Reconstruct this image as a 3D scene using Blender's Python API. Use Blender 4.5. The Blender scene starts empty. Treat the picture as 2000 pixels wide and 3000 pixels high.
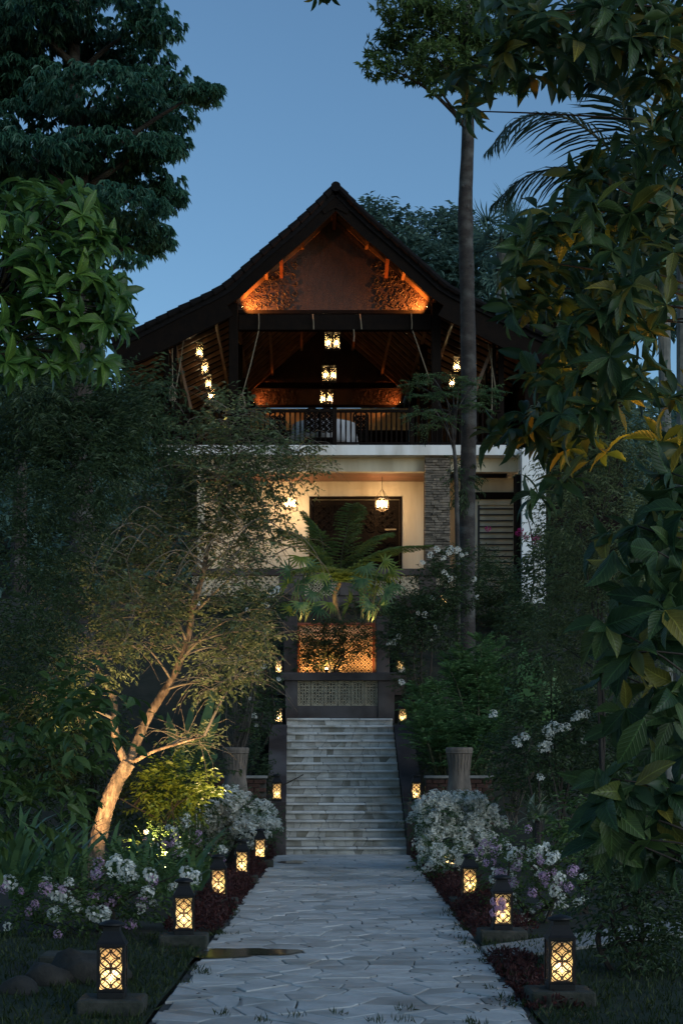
import bpy, math, random
import numpy as np
from mathutils import Vector, Matrix

R = math.radians
PI = math.pi
sc = bpy.context.scene
COL = sc.collection
rng = np.random.default_rng(7)
random.seed(7)

# ------------------------------------------------------------------ camera, world, sun, exposure
F, VX, HY, EYE = 3770.0, 680.0, 1757.0, 1.6
cd = bpy.data.cameras.new('camera')
cam = bpy.data.objects.new('camera', cd)
COL.objects.link(cam)
cam.location = (0, 0, EYE)
cam.rotation_euler = (R(90), 0, 0)
cd.sensor_fit = 'VERTICAL'
cd.sensor_height = 36
cd.lens = F / 2352 * 36
cd.shift_x = 104 / 2352
cd.shift_y = 581 / 2352
cd.clip_start = 0.1
cd.clip_end = 2000
sc.camera = cam

SUN_EL, SUN_ROT = 21.0, 130.0
world = bpy.data.worlds.new('World')
sc.world = world
world.use_nodes = True
wn = world.node_tree
sky = wn.nodes.new('ShaderNodeTexSky')
sky.sky_type = 'NISHITA'
sky.sun_disc = False
sky.sun_elevation = R(SUN_EL)
sky.sun_rotation = R(SUN_ROT)
sky.ozone_density = 5.0
sky.dust_density = 0.3
wb = wn.nodes.new('ShaderNodeMixRGB')          # white balance of the whole sky
wb.blend_type = 'MULTIPLY'
wb.inputs[0].default_value = 1.0
wb.inputs[2].default_value = (0.98, 1.0, 0.89, 1)
wn.links.new(sky.outputs[0], wb.inputs[1])
wn.links.new(wb.outputs[0], wn.nodes['Background'].inputs[0])
wn.nodes['Background'].inputs[1].default_value = 0.15
sl = bpy.data.lights.new('sun', 'SUN')
sl.energy = 1.1
sl.angle = R(45)
sl.color = (0.86, 0.94, 1.0)
sun = bpy.data.objects.new('sun', sl)
COL.objects.link(sun)
sun.rotation_euler = (R(90 - SUN_EL), 0, R(180 - SUN_ROT))      # from behind the camera, same direction as the sky's sun
sc.view_settings.view_transform = 'Standard'
sc.view_settings.look = 'None'
sc.view_settings.exposure = 0.0
sc.view_settings.gamma = 1.0
sc.view_settings.use_curve_mapping = False
sc.render.engine = 'CYCLES'
sc.cycles.use_denoising = True
sc.cycles.max_bounces = 6
sc.cycles.diffuse_bounces = 3
sc.cycles.transparent_max_bounces = 8
sc.cycles.caustics_reflective = False
sc.cycles.caustics_refractive = False
sc.cycles.sample_clamp_indirect = 4.0


# ------------------------------------------------------------------ helpers
def at(x, y, D):
    return np.array(((x - VX) * D / F, D, EYE + (HY - y) * D / F))


def norm(v):
    v = np.asarray(v, float)
    return v / np.maximum(np.linalg.norm(v, axis=-1, keepdims=True), 1e-9)


class Geo:
    def __init__(s):
        s.v, s.t, s.r, s.n = [], [], [], 0

    def add(s, V, T, r=None):
        V = np.asarray(V, float).reshape(-1, 3)
        T = np.asarray(T, int).reshape(-1, 3)
        s.v.append(V)
        s.t.append(T + s.n)
        if r is None:
            r = np.full(len(V), rng.random())
        s.r.append(np.broadcast_to(np.asarray(r, float), (len(V),)))
        s.n += len(V)
        return s

    def mesh(s, name, mat, smooth=False):
        me = bpy.data.meshes.new(name)
        V = np.concatenate(s.v)
        T = np.concatenate(s.t)
        me.vertices.add(len(V))
        me.vertices.foreach_set('co', V.astype(np.float32).ravel())
        me.loops.add(len(T) * 3)
        me.loops.foreach_set('vertex_index', T.astype(np.int32).ravel())
        me.polygons.add(len(T))
        me.polygons.foreach_set('loop_start', np.arange(0, len(T) * 3, 3, dtype=np.int32))
        me.polygons.foreach_set('loop_total', np.full(len(T), 3, dtype=np.int32))
        me.polygons.foreach_set('use_smooth', np.full(len(T), smooth, dtype=bool))
        a = me.attributes.new('rnd', 'FLOAT', 'POINT')
        a.data.foreach_set('value', np.concatenate(s.r).astype(np.float32))
        me.materials.append(mat)
        me.update(calc_edges=True)
        me.validate()
        return me

    def obj(s, name, mat, parent=None, smooth=False, kind=None):
        o = bpy.data.objects.new(name, s.mesh(name, mat, smooth))
        COL.objects.link(o)
        if parent is not None:
            adopt(o, parent)
        if kind:
            o['kind'] = kind
        return o


def adopt(o, p):
    o.parent = p
    if p.get('worldgeo'):
        o.matrix_parent_inverse = Matrix.Translation(-p.location)


def tag(o, label, cat, group=None, kind=None):
    if label:
        o['label'] = label
    if cat:
        o['category'] = cat
    if group:
        o['group'] = group
    if kind:
        o['kind'] = kind
    return o


def thing(name, label, cat, loc, group=None, local=False):
    """Empty at the thing's base; its parts are built in world coordinates unless local."""
    o = bpy.data.objects.new(name, None)
    o.empty_display_size = 0.1
    COL.objects.link(o)
    o.location = Vector([float(c) for c in loc])
    if not local:
        o['worldgeo'] = 1
    return tag(o, label, cat, group)


def put(name, me, parent, M=None):
    """an object sharing mesh data"""
    o = bpy.data.objects.new(name, me)
    COL.objects.link(o)
    if parent is not None:
        adopt(o, parent)
    if M is not None:
        o.matrix_basis = M
    return o


def copy_tree(o, parent=None):
    c = o.copy()
    COL.objects.link(c)
    if parent is not None:
        c.parent = parent
    for ch in o.children:
        copy_tree(ch, c)
    return c


BOXT = [(0, 2, 1), (0, 3, 2), (4, 5, 6), (4, 6, 7), (0, 1, 5), (0, 5, 4), (1, 2, 6), (1, 6, 5), (2, 3, 7), (2, 7, 6), (3, 0, 4), (3, 4, 7)]


def bark_tube(g, pts, rad, n=22, amp=0.10, twist=3.0):
    """trunk with ridged, knotty bark modelled into its skin"""
    i0 = len(g.v)
    tube(g, pts, rad, n)
    P = np.asarray(pts, float)
    k = len(P)
    V = g.v[i0].reshape(k, n, 3)
    a = np.arange(n)[None] * 2 * PI / n
    t = np.linspace(0, 1, k)[:, None]
    f = 1 + amp * (0.5 * np.sin(5 * a + twist * 6 * t) + 0.35 * np.sin(9 * a - twist * 9 * t + 1.3) + 0.4 * rng.normal(size=(k, n)) + 0.4 * np.sin(3 * a + 25 * t))
    V[:] = P[:, None] + (V - P[:, None]) * f[..., None]


def box(g, x0, y0, z0, x1, y1, z1, M=None):
    V = np.array([(x0, y0, z0), (x1, y0, z0), (x1, y1, z0), (x0, y1, z0), (x0, y0, z1), (x1, y0, z1), (x1, y1, z1), (x0, y1, z1)], float)
    if M is not None:
        M = np.array(M)
        V = V @ M[:3, :3].T + M[:3, 3]
    return g.add(V, BOXT)


def cbox(g, x0, y0, z0, x1, y1, z1, b=0.01):
    """box with chamfered top and vertical edges"""
    def ring(i, z):
        return [(x0 + i, y0 + i + b, z), (x0 + i + b, y0 + i, z), (x1 - i - b, y0 + i, z), (x1 - i, y0 + i + b, z),
                (x1 - i, y1 - i - b, z), (x1 - i - b, y1 - i, z), (x0 + i + b, y1 - i, z), (x0 + i, y1 - i - b, z)]
    V = ring(0, z0) + ring(0, z1 - b) + ring(b, z1)
    T = []
    for k in range(2):
        for i in range(8):
            a, c = k * 8 + i, k * 8 + (i + 1) % 8
            T += [(a, c, c + 8), (a, c + 8, a + 8)]
    T += [(16, 16 + i, 17 + i) for i in range(1, 7)]
    T += [(0, i + 1, i) for i in range(1, 7)]
    return g.add(V, T)


def beam(g, p, q, w, h, up=(0, 0, 1)):
    """rectangular bar from p to q"""
    p, q = np.asarray(p, float), np.asarray(q, float)
    d = norm(q - p)
    x = np.cross(d, up)
    if np.linalg.norm(x) < 1e-4:
        x = np.array((1.0, 0, 0))
    x = norm(x)
    z = np.cross(x, d)
    V = []
    for e in (p, q):
        for sx, sz in ((-1, -1), (1, -1), (1, 1), (-1, 1)):
            V.append(e + x * sx * w / 2 + z * sz * h / 2)
    V = np.array(V)
    return g.add(V, [(0, 2, 1), (0, 3, 2), (4, 5, 6), (4, 6, 7), (0, 1, 5), (0, 5, 4), (1, 2, 6), (1, 6, 5), (2, 3, 7), (2, 7, 6), (3, 0, 4), (3, 4, 7)])


def tube(g, pts, rad, n=6, r=None, cap=True):
    P = np.asarray(pts, float)
    k = len(P)
    rad = np.broadcast_to(np.asarray(rad, float), (k,))
    tan = norm(np.gradient(P, axis=0))
    ref = np.array((0.3, 1.0, 0.1)) if abs(tan[0][2]) > 0.7 else np.array((0.0, 0.0, 1.0))
    V = []
    u = norm(np.cross(tan[0], ref))
    for i in range(k):
        u = norm(u - tan[i] * np.dot(u, tan[i]))
        w = np.cross(tan[i], u)
        a = np.arange(n) * 2 * PI / n
        V.append(P[i] + rad[i] * (np.cos(a)[:, None] * u + np.sin(a)[:, None] * w))
    V = np.concatenate(V)
    T = []
    for i in range(k - 1):
        for j in range(n):
            a, b = i * n + j, i * n + (j + 1) % n
            T += [(a, b, b + n), (a, b + n, a + n)]
    if cap:
        T += [(0, j + 1, j) for j in range(1, n - 1)]
        e = (k - 1) * n
        T += [(e, e + j, e + j + 1) for j in range(1, n - 1)]
    return g.add(V, T, r)


def lathe(g, prof, n=16, c=(0, 0, 0), rot=0.0):
    V, T = [], []
    for (rr, z) in prof:
        for j in range(n):
            a = rot + 2 * PI * j / n
            V.append((c[0] + rr * math.cos(a), c[1] + rr * math.sin(a), c[2] + z))
    k = len(prof)
    for i in range(k - 1):
        for j in range(n):
            a, b = i * n + j, i * n + (j + 1) % n
            T += [(a, b, b + n), (a, b + n, a + n)]
    T += [(0, j + 1, j) for j in range(1, n - 1)]
    e = (k - 1) * n
    T += [(e, e + j, e + j + 1) for j in range(1, n - 1)]
    return g.add(V, T)


def prism(g, poly, y0, y1, chamfer=0.0, r=None):
    """polygon in XZ extruded along Y (y0 = front)"""
    n = len(poly)
    P = np.asarray(poly, float)
    V = [(x, y0, z) for x, z in P] + [(x, y1, z) for x, z in P]
    T = [(0, i, i + 1) for i in range(1, n - 1)] + [(n, n + i + 1, n + i) for i in range(1, n - 1)]
    for i in range(n):
        j = (i + 1) % n
        T += [(i, n + i, n + j), (i, n + j, j)]
    return g.add(V, T, r)


def sphere(g, c, rad, n=8, sq=(1, 1, 1)):
    prof = []
    for i in range(n + 1):
        a = -PI / 2 + PI * i / n
        prof.append((max(1e-4, math.cos(a)) * rad, math.sin(a) * rad))
    V, T = [], []
    m = n + 2
    for rr, z in prof:
        for j in range(m):
            a = 2 * PI * j / m
            V.append((c[0] + rr * math.cos(a) * sq[0], c[1] + rr * math.sin(a) * sq[1], c[2] + z * sq[2]))
    for i in range(n):
        for j in range(m):
            a, b = i * m + j, i * m + (j + 1) % m
            T += [(a, b, b + m), (a, b + m, a + m)]
    return g.add(V, T)


def strip(g, pts, w, th, nrm=(0, 1, 0)):
    """flat strip of square section along a polyline (for fretwork)"""
    P = np.asarray(pts, float)
    tan = norm(np.gradient(P, axis=0))
    nn = np.asarray(nrm, float)
    s = norm(np.cross(tan, nn))
    k = len(P)
    V = np.concatenate([P + s * w / 2 - nn * th / 2, P - s * w / 2 - nn * th / 2, P - s * w / 2 + nn * th / 2, P + s * w / 2 + nn * th / 2])
    T = []
    for i in range(k - 1):
        for a, b in ((0, 1), (1, 2), (2, 3), (3, 0)):
            T += [(a * k + i, b * k + i, b * k + i + 1), (a * k + i, b * k + i + 1, a * k + i + 1)]
    return g.add(V, T)


# ------------------------------------------------------------------ materials
def new_mat(name):
    m = bpy.data.materials.new(name)
    m.use_nodes = True
    return m, m.node_tree, m.node_tree.nodes['Principled BSDF']


def mat(name, c0, c1=None, scale=6.0, rough=0.6, bump=0.0, bscale=None, metal=0.0, spec=0.4, per_obj=0.0, stretch=(1, 1, 1), detail=6.0, stain=None, stain_scale=1.2):
    m, nt, b = new_mat(name)
    N, L = nt.nodes, nt.links
    c1 = c1 or tuple(x * 0.6 for x in c0)
    tc = N.new('ShaderNodeTexCoord')
    mp = N.new('ShaderNodeMapping')
    mp.inputs['Scale'].default_value = stretch
    L.new(tc.outputs['Object'], mp.inputs[0])
    vec = mp.outputs[0]
    if per_obj:
        oi = N.new('ShaderNodeObjectInfo')
        ad = N.new('ShaderNodeVectorMath')
        ad.operation = 'MULTIPLY_ADD'
        ad.inputs[1].default_value = (37, 17, 29)
        L.new(oi.outputs['Random'], ad.inputs[0])
        L.new(vec, ad.inputs[2])
        vec = ad.outputs[0]
    nz = N.new('ShaderNodeTexNoise')
    nz.inputs['Scale'].default_value = scale
    nz.inputs['Detail'].default_value = detail
    nz.inputs['Roughness'].default_value = 0.65
    L.new(vec, nz.inputs['Vector'])
    rp = N.new('ShaderNodeValToRGB')
    rp.color_ramp.elements[0].position = 0.34
    rp.color_ramp.elements[1].position = 0.68
    rp.color_ramp.elements[0].color = (*c1, 1)
    rp.color_ramp.elements[1].color = (*c0, 1)
    L.new(nz.outputs[0], rp.inputs[0])
    colr = rp.outputs[0]
    if stain:
        n2 = N.new('ShaderNodeTexNoise')
        n2.inputs['Scale'].default_value = stain_scale
        n2.inputs['Detail'].default_value = 4
        L.new(vec, n2.inputs['Vector'])
        r2 = N.new('ShaderNodeValToRGB')
        r2.color_ramp.elements[0].position = 0.48
        r2.color_ramp.elements[1].position = 0.66
        L.new(n2.outputs[0], r2.inputs[0])
        mx = N.new('ShaderNodeMixRGB')
        mx.inputs[2].default_value = (*stain, 1)
        L.new(r2.outputs[0], mx.inputs[0])
        L.new(colr, mx.inputs[1])
        colr = mx.outputs[0]
    if per_obj:
        hs = N.new('ShaderNodeHueSaturation')
        mr = N.new('ShaderNodeMapRange')
        mr.inputs[3].default_value = 1 - per_obj
        mr.inputs[4].default_value = 1 + per_obj
        L.new(oi.outputs['Random'], mr.inputs[0])
        L.new(mr.outputs[0], hs.inputs['Value'])
        L.new(colr, hs.inputs['Color'])
        colr = hs.outputs[0]
    L.new(colr, b.inputs['Base Color'])
    b.inputs['Roughness'].default_value = rough
    b.inputs['Metallic'].default_value = metal
    b.inputs['Specular IOR Level'].default_value = spec
    if bump:
        nb = N.new('ShaderNodeTexNoise')
        nb.inputs['Scale'].default_value = bscale or scale * 3
        nb.inputs['Detail'].default_value = 8
        L.new(vec, nb.inputs['Vector'])
        bp = N.new('ShaderNodeBump')
        bp.inputs['Strength'].default_value = bump
        bp.inputs['Distance'].default_value = 0.02
        L.new(nb.outputs[0], bp.inputs['Height'])
        L.new(bp.outputs[0], b.inputs['Normal'])
    return m


def leaf_mat(name, lo, hi, rough=0.45, trans=0.25, spec=0.35, per_obj=False, old=None):
    m, nt, b = new_mat(name)
    N, L = nt.nodes, nt.links
    if per_obj:
        a = N.new('ShaderNodeObjectInfo')
        fac = a.outputs['Random']
    else:
        a = N.new('ShaderNodeAttribute')
        a.attribute_name = 'rnd'
        fac = a.outputs['Fac']
    rp = N.new('ShaderNodeValToRGB')
    rp.color_ramp.elements[0].color = (*lo, 1)
    rp.color_ramp.elements[1].color = (*hi, 1)
    if old:
        e = rp.color_ramp.elements.new(0.86)
        e.color = (*hi, 1)
        rp.color_ramp.elements[-1].color = (*old, 1)
    L.new(fac, rp.inputs[0])
    L.new(rp.outputs[0], b.inputs['Base Color'])
    lcol = rp.outputs[0]
    if per_obj:      # single large leaves: pale midrib, side veins and blotches in the leaf's own coordinates
        tc = N.new('ShaderNodeTexCoord')
        sx = N.new('ShaderNodeSeparateXYZ')
        L.new(tc.outputs['Object'], sx.inputs[0])
        def mth(op, a_, b_=None, c_=None):
            nd = N.new('ShaderNodeMath')
            nd.operation = op
            for i_, v_ in enumerate((a_, b_, c_)):
                if v_ is None:
                    continue
                if isinstance(v_, (int, float)):
                    nd.inputs[i_].default_value = v_
                else:
                    L.new(v_, nd.inputs[i_])
            return nd.outputs[0]
        ax = mth('ABSOLUTE', sx.outputs[0])
        rib = mth('LESS_THAN', ax, 0.032)
        ph = mth('MULTIPLY', mth('SUBTRACT', sx.outputs[1], mth('MULTIPLY', ax, 0.55)), 56.0)
        vein = mth('POWER', mth('MULTIPLY_ADD', mth('SINE', ph), 0.5, 0.5), 9.0)
        nz = N.new('ShaderNodeTexNoise')
        nz.inputs['Scale'].default_value = 3.5
        nz.inputs['Detail'].default_value = 5
        ob = N.new('ShaderNodeVectorMath')
        ob.operation = 'MULTIPLY_ADD'
        ob.inputs[1].default_value = (31, 17, 23)
        L.new(a.outputs['Random'], ob.inputs[0])
        L.new(tc.outputs['Object'], ob.inputs[2])
        L.new(ob.outputs[0], nz.inputs['Vector'])
        shade = mth('MULTIPLY_ADD', nz.outputs[0], 0.9, 0.55)
        val = mth('ADD', shade, mth('ADD', mth('MULTIPLY', rib, 0.9), mth('MULTIPLY', vein, 0.22)))
        hs = N.new('ShaderNodeHueSaturation')
        L.new(val, hs.inputs['Value'])
        L.new(rp.outputs[0], hs.inputs['Color'])
        lcol = hs.outputs[0]
        L.new(lcol, b.inputs['Base Color'])
        bp = N.new('ShaderNodeBump')
        bp.inputs['Strength'].default_value = 0.35
        bp.inputs['Distance'].default_value = 0.01
        L.new(vein, bp.inputs['Height'])
        L.new(bp.outputs[0], b.inputs['Normal'])
    b.inputs['Roughness'].default_value = rough
    b.inputs['Specular IOR Level'].default_value = spec
    tr = N.new('ShaderNodeBsdfTranslucent')
    g = N.new('ShaderNodeGamma')
    g.inputs[1].default_value = 0.85
    L.new(lcol, g.inputs[0])
    L.new(g.outputs[0], tr.inputs[0])
    mx = N.new('ShaderNodeMixShader')
    mx.inputs[0].default_value = trans
    L.new(b.outputs[0], mx.inputs[1])
    L.new(tr.outputs[0], mx.inputs[2])
    L.new(mx.outputs[0], N['Material Output'].inputs[0])
    return m


def emis(name, c, s):
    m, nt, b = new_mat(name)
    b.inputs['Base Color'].default_value = (*c, 1)
    b.inputs['Emission Color'].default_value = (*c, 1)
    b.inputs['Emission Strength'].default_value = s
    return m


def pane_mat(name, c, tfac):
    m, nt, b = new_mat(name)
    N, L = nt.nodes, nt.links
    t1 = N.new('ShaderNodeBsdfTranslucent')
    t1.inputs[0].default_value = (*[v * 0.85 for v in c], 1)
    t2 = N.new('ShaderNodeBsdfTransparent')
    t2.inputs[0].default_value = (*c, 1)
    mx = N.new('ShaderNodeMixShader')
    mx.inputs[0].default_value = tfac
    L.new(t1.outputs[0], mx.inputs[1])
    L.new(t2.outputs[0], mx.inputs[2])
    L.new(mx.outputs[0], N['Material Output'].inputs[0])
    return m


def glass_mat(name):
    m, nt, b = new_mat(name)
    N, L = nt.nodes, nt.links
    t2 = N.new('ShaderNodeBsdfTransparent')
    gl = N.new('ShaderNodeBsdfGlossy')
    gl.inputs['Roughness'].default_value = 0.12
    tl = N.new('ShaderNodeBsdfTranslucent')
    tl.inputs[0].default_value = (1, 0.85, 0.6, 1)
    m1 = N.new('ShaderNodeMixShader')
    m1.inputs[0].default_value = 0.08
    L.new(t2.outputs[0], m1.inputs[1])
    L.new(gl.outputs[0], m1.inputs[2])
    m2 = N.new('ShaderNodeMixShader')
    m2.inputs[0].default_value = 0.16
    L.new(m1.outputs[0], m2.inputs[1])
    L.new(tl.outputs[0], m2.inputs[2])
    L.new(m2.outputs[0], N['Material Output'].inputs[0])
    return m


M = {}
M['flag'] = mat('flagstone', (0.60, 0.585, 0.55), (0.46, 0.45, 0.42), 5, 0.5, 0.45, 22, per_obj=0.11, stain=(0.30, 0.29, 0.26), stain_scale=1.1)
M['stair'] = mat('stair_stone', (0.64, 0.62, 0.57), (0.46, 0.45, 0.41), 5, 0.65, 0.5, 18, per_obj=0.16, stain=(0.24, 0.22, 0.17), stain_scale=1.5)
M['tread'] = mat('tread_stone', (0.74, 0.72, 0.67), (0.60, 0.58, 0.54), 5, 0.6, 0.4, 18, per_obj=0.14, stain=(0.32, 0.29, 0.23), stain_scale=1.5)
M['joint'] = mat('joint_mortar', (0.11, 0.105, 0.095), (0.05, 0.048, 0.042), 9, 0.95)
M['soil'] = mat('soil', (0.030, 0.028, 0.018), (0.012, 0.016, 0.008), 3, 0.95, 0.6, 12)
M['lawn'] = mat('lawn_turf', (0.020, 0.035, 0.012), (0.010, 0.018, 0.007), 5, 0.95, 0.6, 30)
M['brownwall'] = mat('brown_plaster', (0.060, 0.042, 0.036), (0.035, 0.024, 0.021), 3, 0.7, 0.25, 14, stain=(0.10, 0.085, 0.08), stain_scale=0.9)
M['brick'] = mat('red_brick', (0.10, 0.042, 0.028), (0.05, 0.026, 0.02), 12, 0.85, 0.4, 40, per_obj=0.35)
M['plinth'] = mat('mossy_concrete', (0.065, 0.060, 0.048), (0.022, 0.026, 0.018), 7, 0.9, 0.5, 30)
M['kerb'] = mat('pale_concrete', (0.30, 0.29, 0.27), (0.20, 0.195, 0.18), 5, 0.8, 0.3, 30)
M['fret'] = mat('fretwork_stone', (0.56, 0.47, 0.32), (0.36, 0.30, 0.21), 9, 0.8)
M['urn'] = mat('weathered_urn', (0.24, 0.19, 0.15), (0.08, 0.07, 0.06), 6, 0.85, 0.6, 25, stretch=(1, 1, 0.3))
M['rock'] = mat('garden_rock', (0.040, 0.036, 0.030), (0.018, 0.017, 0.014), 5, 0.9, 0.6, 20)
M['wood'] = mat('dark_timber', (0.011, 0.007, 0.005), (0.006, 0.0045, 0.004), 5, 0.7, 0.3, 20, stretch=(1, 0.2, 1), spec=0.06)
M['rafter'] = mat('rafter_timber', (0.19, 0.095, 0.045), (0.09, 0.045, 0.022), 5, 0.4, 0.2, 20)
M['gablewood'] = mat('carved_teak', (0.044, 0.018, 0.009), (0.018, 0.008, 0.005), 7, 0.55, 0.8, 60, stretch=(1, 1, 0.4))
M['redwood'] = mat('red_timber', (0.17, 0.055, 0.024), (0.09, 0.03, 0.014), 4, 0.35, 0.2, 24, stretch=(0.15, 1, 1))
M['roof'] = mat('roof_shingle', (0.010, 0.0085, 0.009), (0.005, 0.0045, 0.005), 9, 0.9, 0.5, 25, spec=0.15)
M['white'] = mat('white_render', (0.86, 0.86, 0.86), (0.74, 0.74, 0.73), 2.5, 0.8, 0.1, 30, stretch=(1, 1, 0.18), stain=(0.52, 0.50, 0.46), stain_scale=1.6)
M['cream'] = mat('cream_render', (0.68, 0.60, 0.46), (0.55, 0.47, 0.35), 2.2, 0.8, 0.1, 30, stretch=(1, 1, 0.2), stain=(0.46, 0.38, 0.27), stain_scale=1.3)
M['slate'] = mat('stacked_slate', (0.20, 0.16, 0.12), (0.09, 0.075, 0.06), 9, 0.8, 0.5, 40, per_obj=0.45)
M['slateback'] = mat('column_core', (0.03, 0.027, 0.024), None, 9, 0.9)
M['black'] = mat('black_metal', (0.012, 0.011, 0.011), (0.007, 0.007, 0.007), 20, 0.5, spec=0.3)
M['bronze'] = mat('dark_bronze', (0.07, 0.05, 0.03), (0.035, 0.025, 0.018), 20, 0.35, metal=0.8)
M['rope'] = mat('hemp_rope', (0.28, 0.23, 0.16), None, 40, 0.9)
M['cloth'] = mat('white_cloth', (0.48, 0.48, 0.50), (0.4, 0.4, 0.42), 4, 0.9)
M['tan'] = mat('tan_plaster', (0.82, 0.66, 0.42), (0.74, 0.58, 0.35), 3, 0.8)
M['grille'] = mat('window_grille', (0.03, 0.022, 0.02), None, 9, 0.5)
M['bulb'] = emis('warm_bulb', (1.0, 0.62, 0.25), 60)
M['bulbw'] = emis('pale_bulb', (1.0, 0.72, 0.36), 80)
M['pane'] = pane_mat('frosted_pane', (1.0, 0.92, 0.72), 0.42)
M['glass'] = glass_mat('lantern_glass')
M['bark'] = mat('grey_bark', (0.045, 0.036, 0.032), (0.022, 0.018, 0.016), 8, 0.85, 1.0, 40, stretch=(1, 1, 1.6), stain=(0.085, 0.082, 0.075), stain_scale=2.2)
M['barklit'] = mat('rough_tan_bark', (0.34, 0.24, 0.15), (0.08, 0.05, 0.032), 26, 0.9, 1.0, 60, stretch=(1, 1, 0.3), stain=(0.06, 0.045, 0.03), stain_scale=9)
M['darkbark'] = mat('dark_bark', (0.045, 0.036, 0.028), (0.022, 0.018, 0.015), 8, 0.9)
M['darktwig'] = mat('weathered_twig', (0.11, 0.09, 0.07), (0.06, 0.05, 0.04), 8, 0.9)
M['twig'] = mat('thin_twig', (0.22, 0.18, 0.13), (0.12, 0.10, 0.075), 8, 0.9)
M['stem'] = mat('green_stem', (0.07, 0.075, 0.035), (0.04, 0.045, 0.02), 8, 0.7)
M['palmtrunk'] = mat('palm_trunk', (0.17, 0.17, 0.15), (0.09, 0.09, 0.08), 8, 0.8)
M['crownshaft'] = mat('palm_crownshaft', (0.10, 0.17, 0.07), (0.07, 0.12, 0.05), 4, 0.5)
M['petal'] = leaf_mat('white_petal', (0.74, 0.74, 0.68), (0.88, 0.87, 0.80), 0.7, 0.3, 0.1)
M['petalpink'] = leaf_mat('pink_petal', (0.50, 0.30, 0.50), (0.68, 0.50, 0.62), 0.7, 0.3, 0.1)
M['petalmag'] = leaf_mat('magenta_petal', (0.30, 0.02, 0.12), (0.42, 0.04, 0.18), 0.7, 0.3, 0.1)
M['Ltall'] = leaf_mat('leaf_tall_tree', (0.022, 0.085, 0.058), (0.060, 0.155, 0.095), 0.5)
M['Lbroad'] = leaf_mat('leaf_broad_bright', (0.025, 0.075, 0.016), (0.085, 0.16, 0.03), 0.4, 0.3)
M['LbroadO'] = leaf_mat('leaf_broad_bright_single', (0.030, 0.085, 0.016), (0.10, 0.18, 0.03), 0.4, 0.3, per_obj=True)
M['Lfore'] = leaf_mat('leaf_glossy_dark', (0.018, 0.042, 0.016), (0.046, 0.078, 0.022), 0.42, 0.25, 0.25, old=(0.15, 0.12, 0.02))
M['LforeO'] = leaf_mat('leaf_glossy_dark_single', (0.016, 0.040, 0.015), (0.048, 0.080, 0.022), 0.42, 0.25, 0.25, per_obj=True, old=(0.16, 0.13, 0.02))
M['Ldark'] = leaf_mat('leaf_dark_feathery', (0.026, 0.050, 0.020), (0.055, 0.088, 0.032), 0.55)
M['Lolive'] = leaf_mat('leaf_small_olive', (0.045, 0.068, 0.028), (0.16, 0.195, 0.08), 0.5, 0.25)
M['Lmid'] = leaf_mat('leaf_mid_green', (0.042, 0.085, 0.022), (0.090, 0.145, 0.036), 0.5)
M['Llime'] = leaf_mat('leaf_lime', (0.10, 0.15, 0.02), (0.18, 0.22, 0.03), 0.45, 0.3)
M['Lfern'] = leaf_mat('leaf_plume', (0.045, 0.115, 0.038), (0.10, 0.195, 0.065), 0.55)
M['Lstrap'] = leaf_mat('leaf_strap', (0.045, 0.100, 0.040), (0.10, 0.17, 0.06), 0.4)
M['Lpalm'] = leaf_mat('leaf_palm', (0.020, 0.042, 0.026), (0.04, 0.07, 0.04), 0.4)
M['Lred'] = leaf_mat('leaf_dark_red', (0.030, 0.009, 0.009), (0.070, 0.018, 0.015), 0.6)
M['Lgrass'] = leaf_mat('grass_blade', (0.022, 0.042, 0.012), (0.055, 0.075, 0.02), 0.6)
M['Lfrond'] = leaf_mat('leaf_tree_fern', (0.06, 0.11, 0.028), (0.12, 0.18, 0.045), 0.5, 0.35)
M['Lvar'] = leaf_mat('leaf_variegated', (0.06, 0.10, 0.05), (0.34, 0.36, 0.26), 0.5)
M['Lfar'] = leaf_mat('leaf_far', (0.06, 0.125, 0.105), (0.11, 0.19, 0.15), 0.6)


# ------------------------------------------------------------------ foliage toolkit
TEMPL = {
    'd': (np.array([(0, 0, 0), (.5, .42, .10), (0, 1, -.12), (-.5, .42, .10)]), np.array([(0, 1, 2), (0, 2, 3)])),
    'b': (np.array([(-.3, 0, 0), (.3, 0, 0), (-.5, .33, .03), (.5, .33, .03), (-.42, .68, -.06), (.42, .68, -.06), (0, 1, -.26)]),
          np.array([(0, 1, 3), (0, 3, 2), (2, 3, 5), (2, 5, 4), (4, 5, 6)])),
    's': (np.array([(-.35, 0, 0), (.35, 0, 0), (-.5, .3, .04), (.5, .3, .04), (-.45, .6, -.03), (.45, .6, -.03), (-.3, .85, -.16), (.3, .85, -.16), (0, 1, -.32)]),
          np.array([(0, 1, 3), (0, 3, 2), (2, 3, 5), (2, 5, 4), (4, 5, 7), (4, 7, 6), (6, 7, 8)])),
}


def oval_template():
    V, T = [(0, 0, 0)], []
    for t, w, z in ((.14, .24, .02), (.38, .49, .03), (.64, .43, -.02), (.85, .22, -.11)):
        V += [(-w, t + .02, z + .07 * w), (0, t, z - .03), (w, t + .02, z + .07 * w)]
    V.append((0, 1, -.22))
    T += [(0, 2, 1), (0, 3, 2)]
    for k in range(3):
        a = 1 + 3 * k
        for q in (0, 1):
            T += [(a + q, a + q + 1, a + q + 4), (a + q, a + q + 4, a + q + 3)]
    T += [(10, 11, 13), (11, 12, 13)]
    return np.array(V, float), np.array(T)


TEMPL['o'] = oval_template()


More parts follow.
